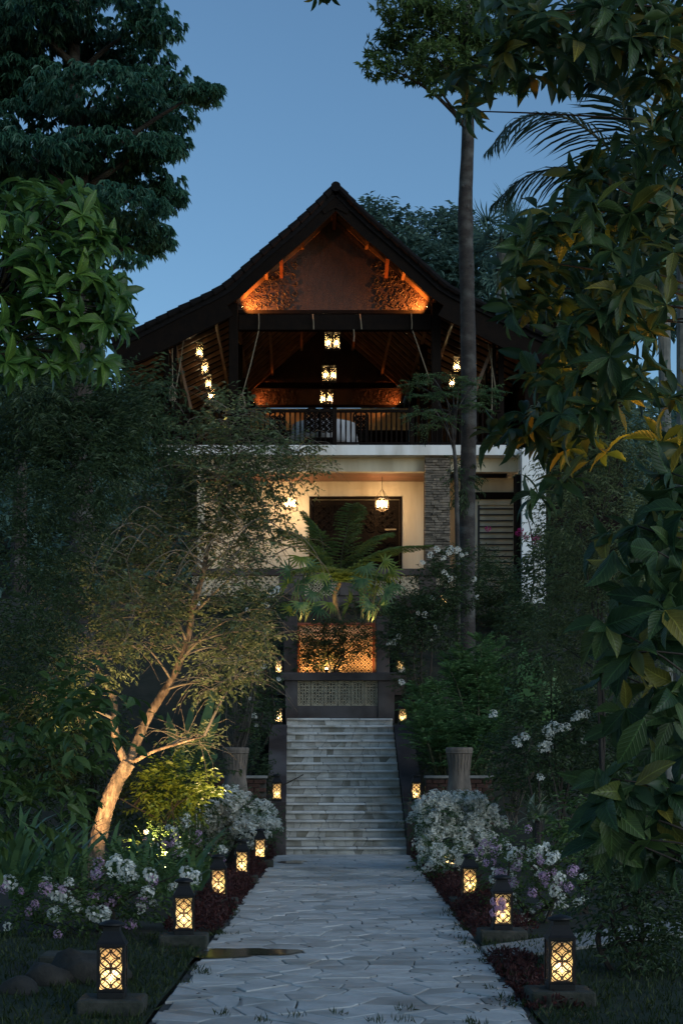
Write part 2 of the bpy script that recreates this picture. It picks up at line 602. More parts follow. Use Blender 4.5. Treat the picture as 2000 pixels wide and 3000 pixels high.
def leaves(g, P, D, N, L, W, kind='d', r=None):
    P = np.asarray(P, float).reshape(-1, 3)
    n = len(P)
    if n == 0:
        return g
    D = norm(np.broadcast_to(D, (n, 3)))
    X = norm(np.cross(D, np.broadcast_to(N, (n, 3))) + 1e-6)
    N = np.cross(X, D)
    L = np.broadcast_to(L, (n,))
    W = np.broadcast_to(W, (n,))
    tv, tt = TEMPL[kind]
    V = (P[:, None, :] + tv[None, :, 0, None] * (X * W[:, None])[:, None, :]
         + tv[None, :, 1, None] * (D * L[:, None])[:, None, :]
         + tv[None, :, 2, None] * (N * L[:, None])[:, None, :])
    m = len(tv)
    T = tt[None] + (np.arange(n) * m)[:, None, None]
    if r is None:
        r = rng.random(n)
    r = np.repeat(np.broadcast_to(r, (n,)), m)
    return g.add(V.reshape(-1, 3), T.reshape(-1, 3), r)


def ellip(n, c, r, shell=0.35):
    """random points in an ellipsoid, biased outwards; also unit outward directions"""
    u = norm(rng.normal(size=(n, 3)))
    t = (shell + (1 - shell) * rng.random(n)) ** 0.6
    return c + u * t[:, None] * r, u


def perp(d):
    b = np.cross(d, np.array((0, 0, 1.0)))
    bad = np.linalg.norm(b, axis=-1) < 0.15
    b[bad] = np.array((1.0, 0, 0))
    return norm(b)


def sprays(g, p, d, ln, m, L, W, ang=60, droop=0.3, kind='d', jitter=0.25):
    """pinnate sprays: m leaflets alternating along each twig"""
    n = len(p)
    d = norm(d)
    b = perp(d)
    ln = np.broadcast_to(ln, (n,))
    t = (np.arange(m) + 0.5) / m
    side = np.where(np.arange(m) % 2 == 0, 1.0, -1.0)
    pos = p[:, None] + d[:, None] * (t[None, :, None] * ln[:, None, None])
    pos[..., 2] -= (droop * 0.5 * ln)[:, None] * t[None] ** 2
    a = R(ang)
    D = math.cos(a) * d[:, None] + math.sin(a) * side[None, :, None] * b[:, None] + rng.normal(size=(n, m, 3)) * jitter
    D[..., 2] -= droop
    N = np.array((0, 0, 1.0)) + rng.normal(size=(n, m, 3)) * 0.35
    LL = L * (0.7 + 0.6 * rng.random((n, m)))
    return leaves(g, pos.reshape(-1, 3), D.reshape(-1, 3), N.reshape(-1, 3), LL.ravel(), LL.ravel() * W, kind, np.repeat(rng.random(n), m) * 0.6 + rng.random(n * m) * 0.4)


def whorl_dirs(p, d, m, spread=65, droop=0.25):
    n = len(p)
    d = norm(d)
    u = perp(d)
    v = np.cross(d, u)
    az = np.arange(m)[None] * 2 * PI / m + rng.random((n, 1)) * 6.28 + rng.normal(size=(n, m)) * 0.25
    s = np.radians(spread + rng.normal(size=(n, m)) * 14)
    D = np.cos(s)[..., None] * d[:, None] + np.sin(s)[..., None] * (np.cos(az)[..., None] * u[:, None] + np.sin(az)[..., None] * v[:, None])
    D[..., 2] -= droop
    N = np.broadcast_to(d[:, None], D.shape) + rng.normal(size=D.shape) * 0.2 + np.array((0, 0, 0.3))
    P = np.broadcast_to(p[:, None], D.shape)
    return P.reshape(-1, 3), norm(D.reshape(-1, 3)), N.reshape(-1, 3)


def pclumps(lst, D, dz=0.6, depth=1.0, k=1.0):
    out = []
    for (x, y, rx, ry) in lst:
        DD = D + rng.uniform(-dz, dz)
        s = DD / F
        out.append((at(x, y, DD), np.array((rx * s * k, max(rx, ry) * s * depth, ry * s * k))))
    return out


def limbs(g, spine, clumps, r0=0.05, r1=0.012, n=5, sag=0.15):
    S = np.asarray(spine, float)
    for c, r in clumps:
        low = S[S[:, 2] < c[2] + 0.2]
        if len(low) == 0:
            low = S[:1]
        a = low[np.argmin(np.linalg.norm(low - c, axis=1) + 0.6 * np.abs(low[:, 2] - c[2] + np.linalg.norm(low[:, :2] - c[:2], axis=1) * 0.5))]
        t = np.linspace(0, 1, 6)[:, None]
        mid = (a + c) / 2 + np.array((0, 0, sag * np.linalg.norm(c - a))) + rng.normal(size=3) * 0.06 * np.linalg.norm(c - a)
        P = (1 - t) ** 2 * a + 2 * t * (1 - t) * mid + t ** 2 * c
        tube(g, P, np.linspace(r0, r1, 6), n)


def spline(pts, k=6):
    P = np.asarray(pts, float)
    Q = np.vstack([2 * P[0] - P[1], P, 2 * P[-1] - P[-2]])
    out = []
    for i in range(1, len(Q) - 2):
        for t in np.linspace(0, 1, k, endpoint=False):
            p0, p1, p2, p3 = Q[i - 1:i + 3]
            out.append(0.5 * ((2 * p1) + (-p0 + p2) * t + (2 * p0 - 5 * p1 + 4 * p2 - p3) * t * t + (-p0 + 3 * p1 - 3 * p2 + p3) * t ** 3))
    out.append(P[-1])
    return np.array(out)


def frond(g, pts, m, L, W, ang=55, droop=0.3, kind='b', gr=None, rr=0.012, taper=True, lift=0.0):
    """a palm or fern frond: rachis curve with m pairs of leaflets"""
    C = spline(pts, 10)
    seg = np.linspace(0, len(C) - 1, m)
    P = np.array([C[int(s)] * (1 - s % 1) + C[min(int(s) + 1, len(C) - 1)] * (s % 1) for s in seg])
    T = norm(np.gradient(P, axis=0))
    b = perp(T)
    t = np.linspace(0, 1, m)
    ll = L * (np.sin(PI * (0.12 + 0.86 * t)) ** 0.7 if taper else np.ones(m))
    for s in (1, -1):
        a = R(ang) * (1.05 - 0.45 * t)[:, None]
        D = np.cos(a) * T + np.sin(a) * s * b + rng.normal(size=(m, 3)) * 0.07
        D[:, 2] += lift - droop
        leaves(g, P, D, np.cross(b, T) + np.array((0, 0, .5)) + rng.normal(size=(m, 3)) * 0.15, ll * (0.9 + 0.2 * rng.random(m)), W, kind)
    if gr is not None:
        tube(gr, C, np.linspace(rr, rr * 0.25, len(C)), 5)


def ground_h(x, y):
    t = np.clip((y - 27.0) / 15.0, 0, 1)
    base = 5.6 * (t * t * (3 - 2 * t))
    u = np.clip((y - 62) / 45.0, 0, 1)
    hill = 15.0 * u * u * (3 - 2 * u)
    side = np.clip((np.abs(x - 0.9) - 2.0) / 10.0, 0, 1)
    return base + hill + 0.35 * side * np.clip((y - 12) / 10, 0, 1)


def flat(c):
    return [float(v) for v in c]


def gz(x, y):
    return float(ground_h(np.array(x), np.array(y)))


# ------------------------------------------------------------------ ground
def path_cx(y):
    return 0.823 - (29 - y) * 0.028


gx = np.concatenate([np.linspace(-260, -16, 24)[:-1], np.arange(-16, 18, 0.3), np.linspace(18, 260, 24)])
gy = np.concatenate([np.linspace(-40, 5, 8)[:-1], np.arange(5, 50, 0.3), np.linspace(50, 130, 36), np.linspace(150, 600, 10)])
XX, YY = np.meshgrid(gx, gy)
ZZ = ground_h(XX, YY) + 0.04 * np.sin(XX * 1.7 + YY * 0.6) * np.sin(YY * 1.3 - XX * 0.4) * np.clip(np.abs(XX - 0.7) - 1.5, 0, 1)
onpath = (np.abs(XX - path_cx(YY)) < 1.32) & (YY < 29.3)
ZZ[onpath] = -0.06
stairz = (XX > -0.5) & (XX < 2.3) & (YY >= 29.0) & (YY < 33.5)
ZZ[stairz] = -0.06
land = (XX > -0.6) & (XX < 2.5) & (YY >= 33.5) & (YY < 35.3)
ZZ[land] = 2.46
ZZ[(XX > -0.2) & (XX < 2.2) & (YY >= 35.3) & (YY < 37.2)] = 2.9
pad = (XX > -6) & (XX < 8) & (YY > 41.5) & (YY < 60)
ZZ[pad] = 5.6
nx, ny = len(gx), len(gy)
g = Geo()
idx = np.arange(nx * ny).reshape(ny, nx)
a, b, c, d = idx[:-1, :-1].ravel(), idx[:-1, 1:].ravel(), idx[1:, 1:].ravel(), idx[1:, :-1].ravel()
g.add(np.stack([XX.ravel(), YY.ravel(), ZZ.ravel()], 1), np.concatenate([np.stack([a, b, c], 1), np.stack([a, c, d], 1)]), np.zeros(nx * ny))
g.obj('ground', M['soil'], smooth=True, kind='structure')

# lawns in the front corners (thin sheets following the ground) with grass blades
g = Geo()
for s, xa, xb in ((-1, -4.5, 0), (1, 0, 4.2)):
    ys = np.arange(8.0, 15.2, 0.4)
    V = []
    for y in ys:
        e = path_cx(y) + s * 1.215
        for k in range(7):
            x = e + s * k * 0.55
            V.append((x, y, gz(x, y) + 0.025 + 0.01 * math.sin(7 * x + 3 * y)))
    n = 7
    T = []
    for i in range(len(ys) - 1):
        for k in range(n - 1):
            q = i * n + k
            T += [(q, q + 1, q + n + 1), (q, q + n + 1, q + n)] if s > 0 else [(q, q + n + 1, q + 1), (q, q + n, q + n + 1)]
    g.add(V, T)
g.obj('lawn', M['lawn'], smooth=True, kind='structure')
g = Geo()
n = 15000
y = 8.2 + 7.0 * rng.random(n) ** 1.3
s = np.where(rng.random(n) < 0.55, -1.0, 1.0)
x = path_cx(y) + s * (1.23 + 2.2 * rng.random(n) ** 1.2)
P = np.stack([x, y, ground_h(x, y) + 0.015], 1)
D = rng.normal(size=(n, 3)) * 0.45 + np.array((0, 0, 1.0))
leaves(g, P, D, rng.normal(size=(n, 3)) + np.array((0, -1.0, 0)), 0.035 + 0.05 * rng.random(n), 0.006, 'd')
# tufts at the path edge and in the joints near the camera
for _ in range(46):
    ty = rng.uniform(9.9, 18)
    tx = path_cx(ty) + rng.choice((-1, 1)) * rng.uniform(1.05, 1.24) if rng.random() < 0.75 else path_cx(ty) + rng.uniform(-1, 1)
    if abs(tx - path_cx(ty)) < 1.0:
        ty = rng.uniform(9.9, 10.6)
    m = 14
    P = np.array((tx, ty, 0.02)) + rng.normal(size=(m, 3)) * np.array((0.04, 0.04, 0))
    leaves(g, P, rng.normal(size=(m, 3)) * 0.5 + np.array((0, 0, 1.0)), rng.normal(size=(m, 3)) + np.array((0, -1.0, 0)), 0.03 + 0.04 * rng.random(m), 0.006, 'd')
g.obj('grass', M['Lgrass'], kind='stuff')

# ------------------------------------------------------------------ flagstone path
base = Geo()
ys = np.linspace(5.5, 29.3, 25)
V = []
for y in ys:
    V += [(path_cx(y) - 1.205, y, 0.0), (path_cx(y) + 1.205, y, 0.0)]
base.add(V, [t for i in range(24) for t in ((2 * i, 2 * i + 1, 2 * i + 3), (2 * i, 2 * i + 3, 2 * i + 2))])
path = base.obj('path', M['joint'], kind='structure')


def clip_poly(poly, p, q):
    """keep the side of the bisector of p, q that holds p"""
    m = ((p[0] + q[0]) / 2, (p[1] + q[1]) / 2)
    nx_, ny_ = q[0] - p[0], q[1] - p[1]
    out = []
    for i in range(len(poly)):
        A, B = poly[i], poly[(i + 1) % len(poly)]
        da = (A[0] - m[0]) * nx_ + (A[1] - m[1]) * ny_
        db = (B[0] - m[0]) * nx_ + (B[1] - m[1]) * ny_
        if da <= 0:
            out.append(A)
        if da * db < 0:
            t = da / (da - db)
            out.append((A[0] + (B[0] - A[0]) * t, A[1] + (B[1] - A[1]) * t))
    return out


def inset(poly, d):
    n = len(poly)
    out = []
    for i in range(n):
        p0, p1, p2 = (np.array(poly[(i + k) % n]) for k in (-1, 0, 1))
        e0, e1 = p1 - p0, p2 - p1
        l0, l1 = np.linalg.norm(e0), np.linalg.norm(e1)
        if l0 < 1e-5 or l1 < 1e-5:
            continue
        n0, n1 = np.array((-e0[1], e0[0])) / l0, np.array((-e1[1], e1[0])) / l1
        b_ = n0 + n1
        bl = np.dot(b_, b_)
        if bl < 0.2:
            continue
        out.append(tuple(p1 + b_ * (2 * d / bl)))
    return out


def area(poly):
    return 0.5 * sum(poly[i][0] * poly[(i + 1) % len(poly)][1] - poly[(i + 1) % len(poly)][0] * poly[i][1] for i in range(len(poly)))


def stone_prism(g, poly, top, ch, h):
    """flat stone: polygon in XY with a chamfered upper edge; top(x, y) gives its height"""
    q = inset(poly, ch)
    if len(q) < 3 or area(q) < 0.002 or len(q) != len(poly):
        q = [tuple(np.array(p) * 0.94 + np.mean(poly, 0) * 0.06) for p in poly]
    n = len(poly)
    V = [(p[0], p[1], top(*p) - h) for p in poly] + [(p[0], p[1], top(*p) - ch * 0.6) for p in poly] + [(p[0], p[1], top(*p)) for p in q]
    T = []
    for k in (0, 1):
        for i in range(n):
            a_, b_ = k * n + i, k * n + (i + 1) % n
            T += [(a_, b_, b_ + n), (a_, b_ + n, a_ + n)]
    T += [(2 * n, 2 * n + i, 2 * n + i + 1) for i in range(1, n - 1)]
    return g.add(V, T)


pts = []
yy = 5.6
row = 0
while yy < 29.2:
    step = 0.26
    nxs = 7 if row % 2 else 8
    for k in range(nxs):
        pts.append((-1.2 + 2.4 * (k + 0.5) / nxs + rng.normal() * 0.11, yy + rng.normal() * 0.085))
    yy += step
    row += 1
cells = []
for i, p in enumerate(pts):
    el, er = 1.2 - rng.uniform(0, 0.07), 1.2 - rng.uniform(0, 0.07)
    poly = [(-el, max(5.5, p[1] - 1)), (er, max(5.5, p[1] - 1)), (er, min(29.25, p[1] + 1)), (-el, min(29.25, p[1] + 1))]
    if rng.random() < 0.5:
        w = 1.2
    for j, q in enumerate(pts):
        if i != j and abs(q[1] - p[1]) < 1.1 and abs(q[0] - p[0]) < 1.3:
            poly = clip_poly(poly, p, q)
            if len(poly) < 3:
                break
    if len(poly) < 3:
        continue
    poly = inset(poly, rng.uniform(0.003, 0.009))
    if len(poly) >= 3 and area(poly) > 0.008:
        # knock a little irregularity into the outline, shear to follow the path
        poly = [(x + path_cx(y), y) for x, y in poly]
        cells.append((p[1], poly))
cells.sort(key=lambda c: (c[0] < 9.6, c[0]))
rest = Geo()
for i, (cy, poly) in enumerate(cells):
    z0, tx, ty = 0.02 + rng.uniform(-0.004, 0.005), rng.normal() * 0.005, rng.normal() * 0.005
    mx_, my_ = np.mean(poly, 0)
    gg = rest if i >= 300 else Geo()
    stone_prism(gg, poly, lambda x, y: z0 + tx * (x - mx_) + ty * (y - my_), 0.007, 0.03)
    if i < 300:
        gg.obj('flagstone', M['flag'], path)
if rest.n:
    rest.obj('flagstone_paving', M['flag'], path, kind='stuff')


# damp patch with a shallow puddle on the left of the path
def blob_sheet(name, cx_, cy_, rx, ry, z, m, seed):
    r_ = np.random.default_rng(seed)
    k = 26
    ph = r_.random(4) * 6.28
    V = [(cx_, cy_, z)]
    for i in range(k):
        a_ = 2 * PI * i / k
        w_ = 1 + 0.22 * math.sin(2 * a_ + ph[0]) + 0.16 * math.sin(3 * a_ + ph[1]) + 0.1 * math.sin(7 * a_ + ph[2])
        V.append((cx_ + rx * w_ * math.cos(a_), cy_ + ry * w_ * math.sin(a_), z))
    gg = Geo().add(V, [(0, i + 1, (i + 1) % k + 1) for i in range(k)])
    return gg.obj(name, m, kind='structure')


M['puddle'] = mat('wet_silt', (0.055, 0.046, 0.03), (0.03, 0.026, 0.019), 4, 0.10, spec=0.6)
p = at(555, 2196, 13.75)
blob_sheet('puddle', p[0], 13.75, 0.40, 0.36, 0.0305, M['puddle'], 3)
blob_sheet('puddle', -0.05, 26.6, 0.25, 0.35, 0.0305, M['puddle'], 5)
# fallen leaves and litter along the right edge
g = Geo()
n = 120
y = 10.3 + rng.random(n) * 6
x = path_cx(y) + np.where(rng.random(n) < 0.8, 0.85 + 0.3 * rng.random(n), rng.uniform(-1, 1, n))
leaves(g, np.stack([x, y, np.full(n, 0.032)], 1), np.stack([rng.normal(size=n), rng.normal(size=n), 0.1 * rng.normal(size=n)], 1), (0, 0, 1.0), 0.02 + 0.03 * rng.random(n), 0.02, 'd')
g.obj('fallen_leaves', M['soil'], kind='stuff')

# side path that branches off to the right
g = Geo()
q = [(at(1120, 2186, 14.06)[0] - 0.06, 14.06), (at(1150, 2216, 13.14)[0] - 0.06, 13.14), (4.6, 16.3), (4.6, 17.4)]
side = Geo()
side.add([(x, y, 0.048) for x, y in q] + [(x, y, -0.1) for x, y in q], [(0, 1, 2), (0, 2, 3), (0, 4, 5), (0, 5, 1), (1, 5, 6), (1, 6, 2), (3, 2, 6), (3, 6, 7), (0, 3, 7), (0, 7, 4)])
side.obj('side_path', M['kerb'], kind='structure')

# ------------------------------------------------------------------ stone staircase
SX0, SX1, SY0, RISE, TREAD, NST = -0.192, 1.962, 29.0, 0.15, 0.275, 17
stair = thing('stone_staircase', 'grey crazy-paved stone staircase of many steps at the end of the path', 'stairs', (0.88, SY0, 0))
for i in range(NST):
    y0 = SY0 + i * TREAD
    z0 = i * RISE
    core = Geo()
    box(core, SX0, y0 + 0.045, z0 - 0.02, SX1, y0 + TREAD + 0.04, z0 + RISE - 0.042)
    core.obj('step_core', M['joint'], stair)
    cuts = [SX0]
    while cuts[-1] < SX1 - 0.3:
        cuts.append(cuts[-1] + rng.uniform(0.14, 0.36))
    cuts[-1] = SX1
    for k in range(len(cuts) - 1):
        xa, xb = cuts[k] + 0.002, cuts[k + 1] - 0.002
        sl = rng.normal(size=2) * 0.014
        if k == 0:
            sl[0] = 0
        if k == len(cuts) - 2:
            sl[1] = 0
        if k > 0:
            sl[0] = prev
        prev = sl[1]
        zt = z0 + RISE - 0.043
        zb = z0 + 0.002
        w = rng.uniform(0, 0.016)
        polys = [[(xa - sl[0], zb), (xb - sl[1], zb), (xb + sl[1], zt), (xa + sl[0], zt)]]
        if rng.random() < 0.45 and xb - xa > 0.18:   # a stone broken in two
            f0, f1 = rng.uniform(0.25, 0.75, 2)
            A, B = ((xa - sl[0]) * (1 - f0) + (xb - sl[1]) * f0, zb), ((xa + sl[0]) * (1 - f1) + (xb + sl[1]) * f1, zt)
            q4 = polys[0]
            polys = [[q4[0], (A[0] - 0.004, A[1]), (B[0] - 0.004, B[1]), q4[3]], [(A[0] + 0.004, A[1]), q4[1], q4[2], (B[0] + 0.004, B[1])]]
        for poly in polys:
            gg = Geo()
            prism(gg, poly, y0 + 0.040 - rng.uniform(0, 0.008), y0 + 0.06)
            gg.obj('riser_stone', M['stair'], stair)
    tc = [SX0, SX0 + rng.uniform(0.5, 0.9), SX0 + rng.uniform(1.2, 1.6), SX1]
    for k in range(3):
        gg = Geo()
        cbox(gg, tc[k] + 0.003, y0 - rng.uniform(0.0, 0.018), z0 + RISE - 0.040, tc[k + 1] - 0.003, y0 + TREAD + 0.02, z0 + RISE + rng.uniform(-0.004, 0.004), 0.012)
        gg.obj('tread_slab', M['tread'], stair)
gg = Geo()
cbox(gg, SX0, SY0 + NST * TREAD + 0.022, NST * RISE - 0.05, SX1, 34.95, NST * RISE, 0.005)
gg.obj('landing_slab', M['stair'], stair)


def ramp_wall(name, label, x0, x1, mirror):
    t = thing(name, label, 'wall', ((x0 + x1) / 2, 31, 0))
    prof = [(28.95, -0.1), (28.95, 0.90), (29.75, 0.90), (32.75, 2.36), (33.5, 2.36), (33.5, -0.1)]
    gg = Geo()
    n = len(prof)
    V = [(x0, y, z) for y, z in prof] + [(x1, y, z) for y, z in prof]
    T = [(0, i + 1, i) for i in range(1, n - 1)] + [(n, n + i, n + i + 1) for i in range(1, n - 1)]
    for i in range(n):
        j = (i + 1) % n
        T += [(i, j, n + j), (i, n + j, n + i)]
    gg.add(V, T)
    gg.obj('wall_body', M['brownwall'], t)
    gg = Geo()
    for (ya, za), (yb, zb) in zip(prof[1:4], prof[2:5]):
        V = []
        for (y, z) in ((ya, za), (yb, zb)):
            V += [(x0 - 0.025, y, z + 0.002), (x1 + 0.025, y, z + 0.002), (x1 + 0.025, y, z + 0.045), (x0 - 0.025, y, z + 0.045)]
        gg.add(V, [(0, 1, 2), (0, 2, 3), (4, 6, 5), (4, 7, 6), (0, 5, 1), (0, 4, 5), (1, 5, 6), (1, 6, 2), (2, 6, 7), (2, 7, 3), (3, 7, 4), (3, 4, 0)])
    gg.obj('coping', M['brownwall'], t)
    gg = Geo()
    cbox(gg, x0 - 0.03, 28.86, 0, x1 + 0.03, 29.02, 0.62, 0.012)
    gg.obj('foot_block', M['brownwall'], t)
    return t


ramp_wall('stair_wall', 'dark brown sloping wall along the left side of the stone stairs', -0.50, -0.205, -1)
ramp_wall('stair_wall', 'dark brown sloping wall along the right side of the stone stairs', 1.975, 2.285, 1)


def fret_panel(g, x0, x1, z0, z1, y, cell, w, th):
    """interlocking-circle fretwork clipped to a rectangle"""
    nxx = max(1, round((x1 - x0) / cell))
    cw = (x1 - x0) / nxx
    nzz = max(1, round((z1 - z0) / cw))
    ch = (z1 - z0) / nzz
    for i in range(0, 2 * nxx + 1):
        for j in range(0, 2 * nzz + 1):
            if (i + j) % 2:
                continue
            cx_, cz_ = x0 + i * cw / 2, z0 + j * ch / 2
            run = []
            k = 20
            for q in range(k + 1):
                a_ = 2 * PI * q / k + PI / 4
                px, pz = cx_ + cw / 2 * math.cos(a_), cz_ + ch / 2 * math.sin(a_)
                inside = x0 - 1e-6 <= px <= x1 + 1e-6 and z0 - 1e-6 <= pz <= z1 + 1e-6
                if inside:
                    run.append((px, y, pz))
                if (not inside or q == k) and len(run) > 1:
                    strip(g, run, w, th)
                if not inside:
                    run = []
    return g


# planter wall that closes the landing, with a fretwork front and a lit recess above it
pw = thing('planter_wall', 'brown planter wall with pale fretwork panel at the top of the stairs', 'wall', (0.93, 35.0, 2.5))
A = at(655, 1645, 35.0)
B = at(905, 1545, 35.0)
px0, px1 = A[0], B[0]
fx0, fx1 = at(683, 0, 35)[0], at(868, 0, 35)[0]
zc = at(0, 1545, 35)[2]
zt, zb = at(0, 1563, 35)[2], at(0, 1621, 35)[2]
gg = Geo()
cbox(gg, px0 - 0.12, 34.9, zt + 0.002, px1 + 0.12, 35.42, zc, 0.02)
gg.obj('coping', M['brownwall'], pw)
for xa, xb in ((px0, fx0), (fx1, px1)):
    gg = Geo()
    cbox(gg, xa, 34.96, 2.45, xb, 35.35, zt, 0.004)
    gg.obj('pier', M['brownwall'], pw)
gg = Geo()
box(gg, fx0 + 0.002, 34.99, 2.45, fx1 - 0.002, 35.35, zb)
gg.obj('base_course', M['brownwall'], pw)
gg = Geo()
box(gg, fx0 + 0.002, 35.20, zb + 0.002, fx1 - 0.002, 35.33, zt - 0.002)
gg.obj('back_board', M['slateback'], pw)
k = 6
for i in range(k):
    xa, xb = fx0 + (fx1 - fx0) * i / k + 0.008, fx0 + (fx1 - fx0) * (i + 1) / k - 0.008
    gg = Geo()
    fret_panel(gg, xa + 0.012, xb - 0.012, zb + 0.02, zt - 0.02, 35.06, (xb - xa - 0.02) / 1.6, 0.022, 0.03)
    for (x1_, z1_, x2_, z2_) in ((xa, zb + 0.004, xa + 0.012, zt - 0.004), (xb - 0.012, zb + 0.004, xb, zt - 0.004), (xa + 0.0125, zb + 0.004, xb - 0.0125, zb + 0.02), (xa + 0.0125, zt - 0.02, xb - 0.0125, zt - 0.004)):
        box(gg, x1_, 35.04, z1_, x2_, 35.08, z2_)
    gg.obj('fretwork_panel', M['fret'], pw)

# upper recess: two dark pilasters and a fretwork back panel lit from below
up = thing('lit_niche', 'recessed niche with glowing orange fretwork panel between dark pilasters above the stairs', 'niche', (0.93, 36.8, 3.5))
D2 = 36.9
nx0, nx1 = at(683, 0, D2)[0], at(860, 0, D2)[0]
nz0, nz1 = 3.2, at(0, 1430, D2)[2]
for xa, xb in ((at(652, 0, D2)[0], nx0), (nx1, at(890, 0, D2)[0])):
    gg = Geo()
    cbox(gg, xa, D2 - 0.75, 3.0, xb, D2 + 0.3, nz1 + 0.08, 0.01)
    gg.obj('pilaster', M['brownwall'], up)
gg = Geo()
box(gg, nx0 + 0.002, D2 + 0.15, 3.0, nx1 - 0.002, D2 + 0.25, nz1)
gg.obj('back_board', M['gablewood'], up)
gg = Geo()
fret_panel(gg, nx0 + 0.05, nx1 - 0.05, nz0 + 0.3, nz1 - 0.06, D2 + 0.10, 0.16, 0.02, 0.05)
gg.obj('fretwork_screen', M['fret'], up)
for xa, xb, za, zb_ in ((nx0 + 0.003, nx0 + 0.05, 3.2, nz1), (nx1 - 0.05, nx1 - 0.003, 3.2, nz1), (nx0 + 0.052, nx1 - 0.052, nz1 - 0.06, nz1)):
    gg = Geo()
    box(gg, xa, D2 + 0.03, za, xb, D2 + 0.148, zb_)
    gg.obj('frame_bar', M['redwood'], up)

# retaining walls of brick beside the stairs, built course by course
brick_me = []
for v in range(3):
    gg = Geo()
    cbox(gg, -0.105, -0.05, -0.032, 0.105, 0.05, 0.032, 0.008)
    brick_me.append(gg.mesh('brick', M['brick']))
for label, x0, x1, seed in (('low red brick retaining wall left of the stairs behind the urn', -1.75, -0.53, 1), ('low red brick retaining wall right of the stairs behind the urn', 2.31, 3.5, 2)):
    t = thing('brick_wall', label, 'wall', ((x0 + x1) / 2, 29.35, 0))
    gg = Geo()
    box(gg, x0, 29.33, -0.1, x1, 29.45, 1.36)
    gg.obj('mortar_core', M['joint'], t)
    zz = 0.33
    r_ = 0
    while zz < 1.36:
        xx = x0 + 0.11 - (0.11 if r_ % 2 else 0)
        while xx < x1 - 0.05:
            lx = max(xx, x0 + 0.055)
            put('brick', brick_me[r_ % 3], t, Matrix.Translation((lx, 29.31 + rng.uniform(-0.006, 0.006), zz)) @ Matrix.Scale(0.5 if lx != xx else 1, 4, (1, 0, 0)))
            xx += 0.222
        zz += 0.075
        r_ += 1
    gg = Geo()
    cbox(gg, x0 - 0.02, 29.24, 1.365, x1 + 0.02, 29.5, 1.41, 0.008)
    gg.obj('coping', M['kerb'], t)


# ------------------------------------------------------------------ lanterns of black metal with fretwork sides
LW = 0.160


def lantern_proto():
    t = thing('garden_lantern', 'x', 'lantern', (0, 0, 0), local=True)
    gg = Geo()
    cbox(gg, -0.088, -0.088, 0, 0.088, 0.088, 0.045, 0.008)
    gg.obj('base', M['black'], t)
    gg = Geo()
    h = LW / 2
    for sx in (-1, 1):
        for sy in (-1, 1):
            box(gg, sx * h - 0.009, sy * h - 0.009, 0.0452, sx * h + 0.009, sy * h + 0.009, 0.335)
    for z in (0.0455, 0.322):
        for s in (-1, 1):
            box(gg, -h + 0.0092, s * h - 0.007, z, h - 0.0092, s * h + 0.007, z + 0.012)
            box(gg, s * h - 0.007, -h + 0.0092, z, s * h + 0.007, h - 0.0092, z + 0.012)
    gg.obj('frame', M['black'], t)
    gg = Geo()
    fret_panel(gg, -h + 0.009, h - 0.009, 0.058, 0.322, -h, (LW - 0.018) / 1.0, 0.0105, 0.006)
    fret_panel(gg, -h + 0.009, h - 0.009, 0.058, 0.322, -h, (LW - 0.018) / 2.0, 0.0055, 0.005)
    lm = gg.mesh('lattice_panel', M['black'])
    gg = Geo()
    gg.add([(-h + 0.009, -h + 0.009, 0.05), (h - 0.009, -h + 0.009, 0.05), (h - 0.009, -h + 0.009, 0.33), (-h + 0.009, -h + 0.009, 0.33)], [(0, 1, 2), (0, 2, 3)])
    pm = gg.mesh('frosted_pane', M['pane'])
    for k in range(4):
        Mr = Matrix.Rotation(k * PI / 2, 4, 'Z')
        put('lattice_panel', lm, t, Mr)
        put('frosted_pane', pm, t, Mr)
    gg = Geo()
    s2 = math.sqrt(2)
    lathe(gg, [(0.094 * s2, 0.3355), (0.094 * s2, 0.345), (0.082 * s2, 0.36), (0.056 * s2, 0.415), (0.052 * s2, 0.425), (0.052 * s2, 0.452)], 4, rot=PI / 4)
    gg.obj('hood', M['black'], t)
    gg = Geo()
    lathe(gg, [(0.068, 0.4525), (0.082, 0.456), (0.084, 0.466), (0.07, 0.478), (0.04, 0.488), (0.012, 0.492), (0.006, 0.496)], 20)
    gg.obj('cap', M['black'], t, smooth=True)
    gg = Geo()
    sphere(gg, (0, 0, 0.145), 0.013, 6, (1, 1, 1.5))
    gg.obj('bulb', M['bulbw'], t, smooth=True)
    l = bpy.data.lights.new('lantern_glow', 'POINT')
    l.energy = 8.5
    l.color = (1.0, 0.60, 0.26)
    l.shadow_soft_size = 0.018
    lo = bpy.data.objects.new('lantern_glow', l)
    COL.objects.link(lo)
    lo.parent = t
    lo.location = (0, 0, 0.145)
    return t


lan0 = lantern_proto()
used = False
plm = None


def lantern(label, x, y, z, group, plinth=None, rz=0.0):
    global used, plm
    t = lan0 if not used else copy_tree(lan0)
    used = True
    t.location = (x, y, z)
    t.rotation_euler = (rng.normal() * 0.012, rng.normal() * 0.012, rz)
    for ch_ in t.children:
        if ch_.type == 'LIGHT':
            ch_.data = ch_.data.copy()
            ch_.data.energy *= rng.uniform(0.75, 1.2)
    tag(t, label, 'lantern', group)
    if plinth:
        w, hgt = plinth
        gg = Geo()
        cbox(gg, x - w / 2, y - 0.17, z - hgt, x + w / 2, y + 0.2, z - 0.001, 0.012)
        o = gg.obj('lantern_plinth', M['plinth'])
        tag(o, 'mossy concrete block under the ' + label.split(',')[-1].strip(), 'plinth', 'concrete blocks under the path lanterns')
    return t


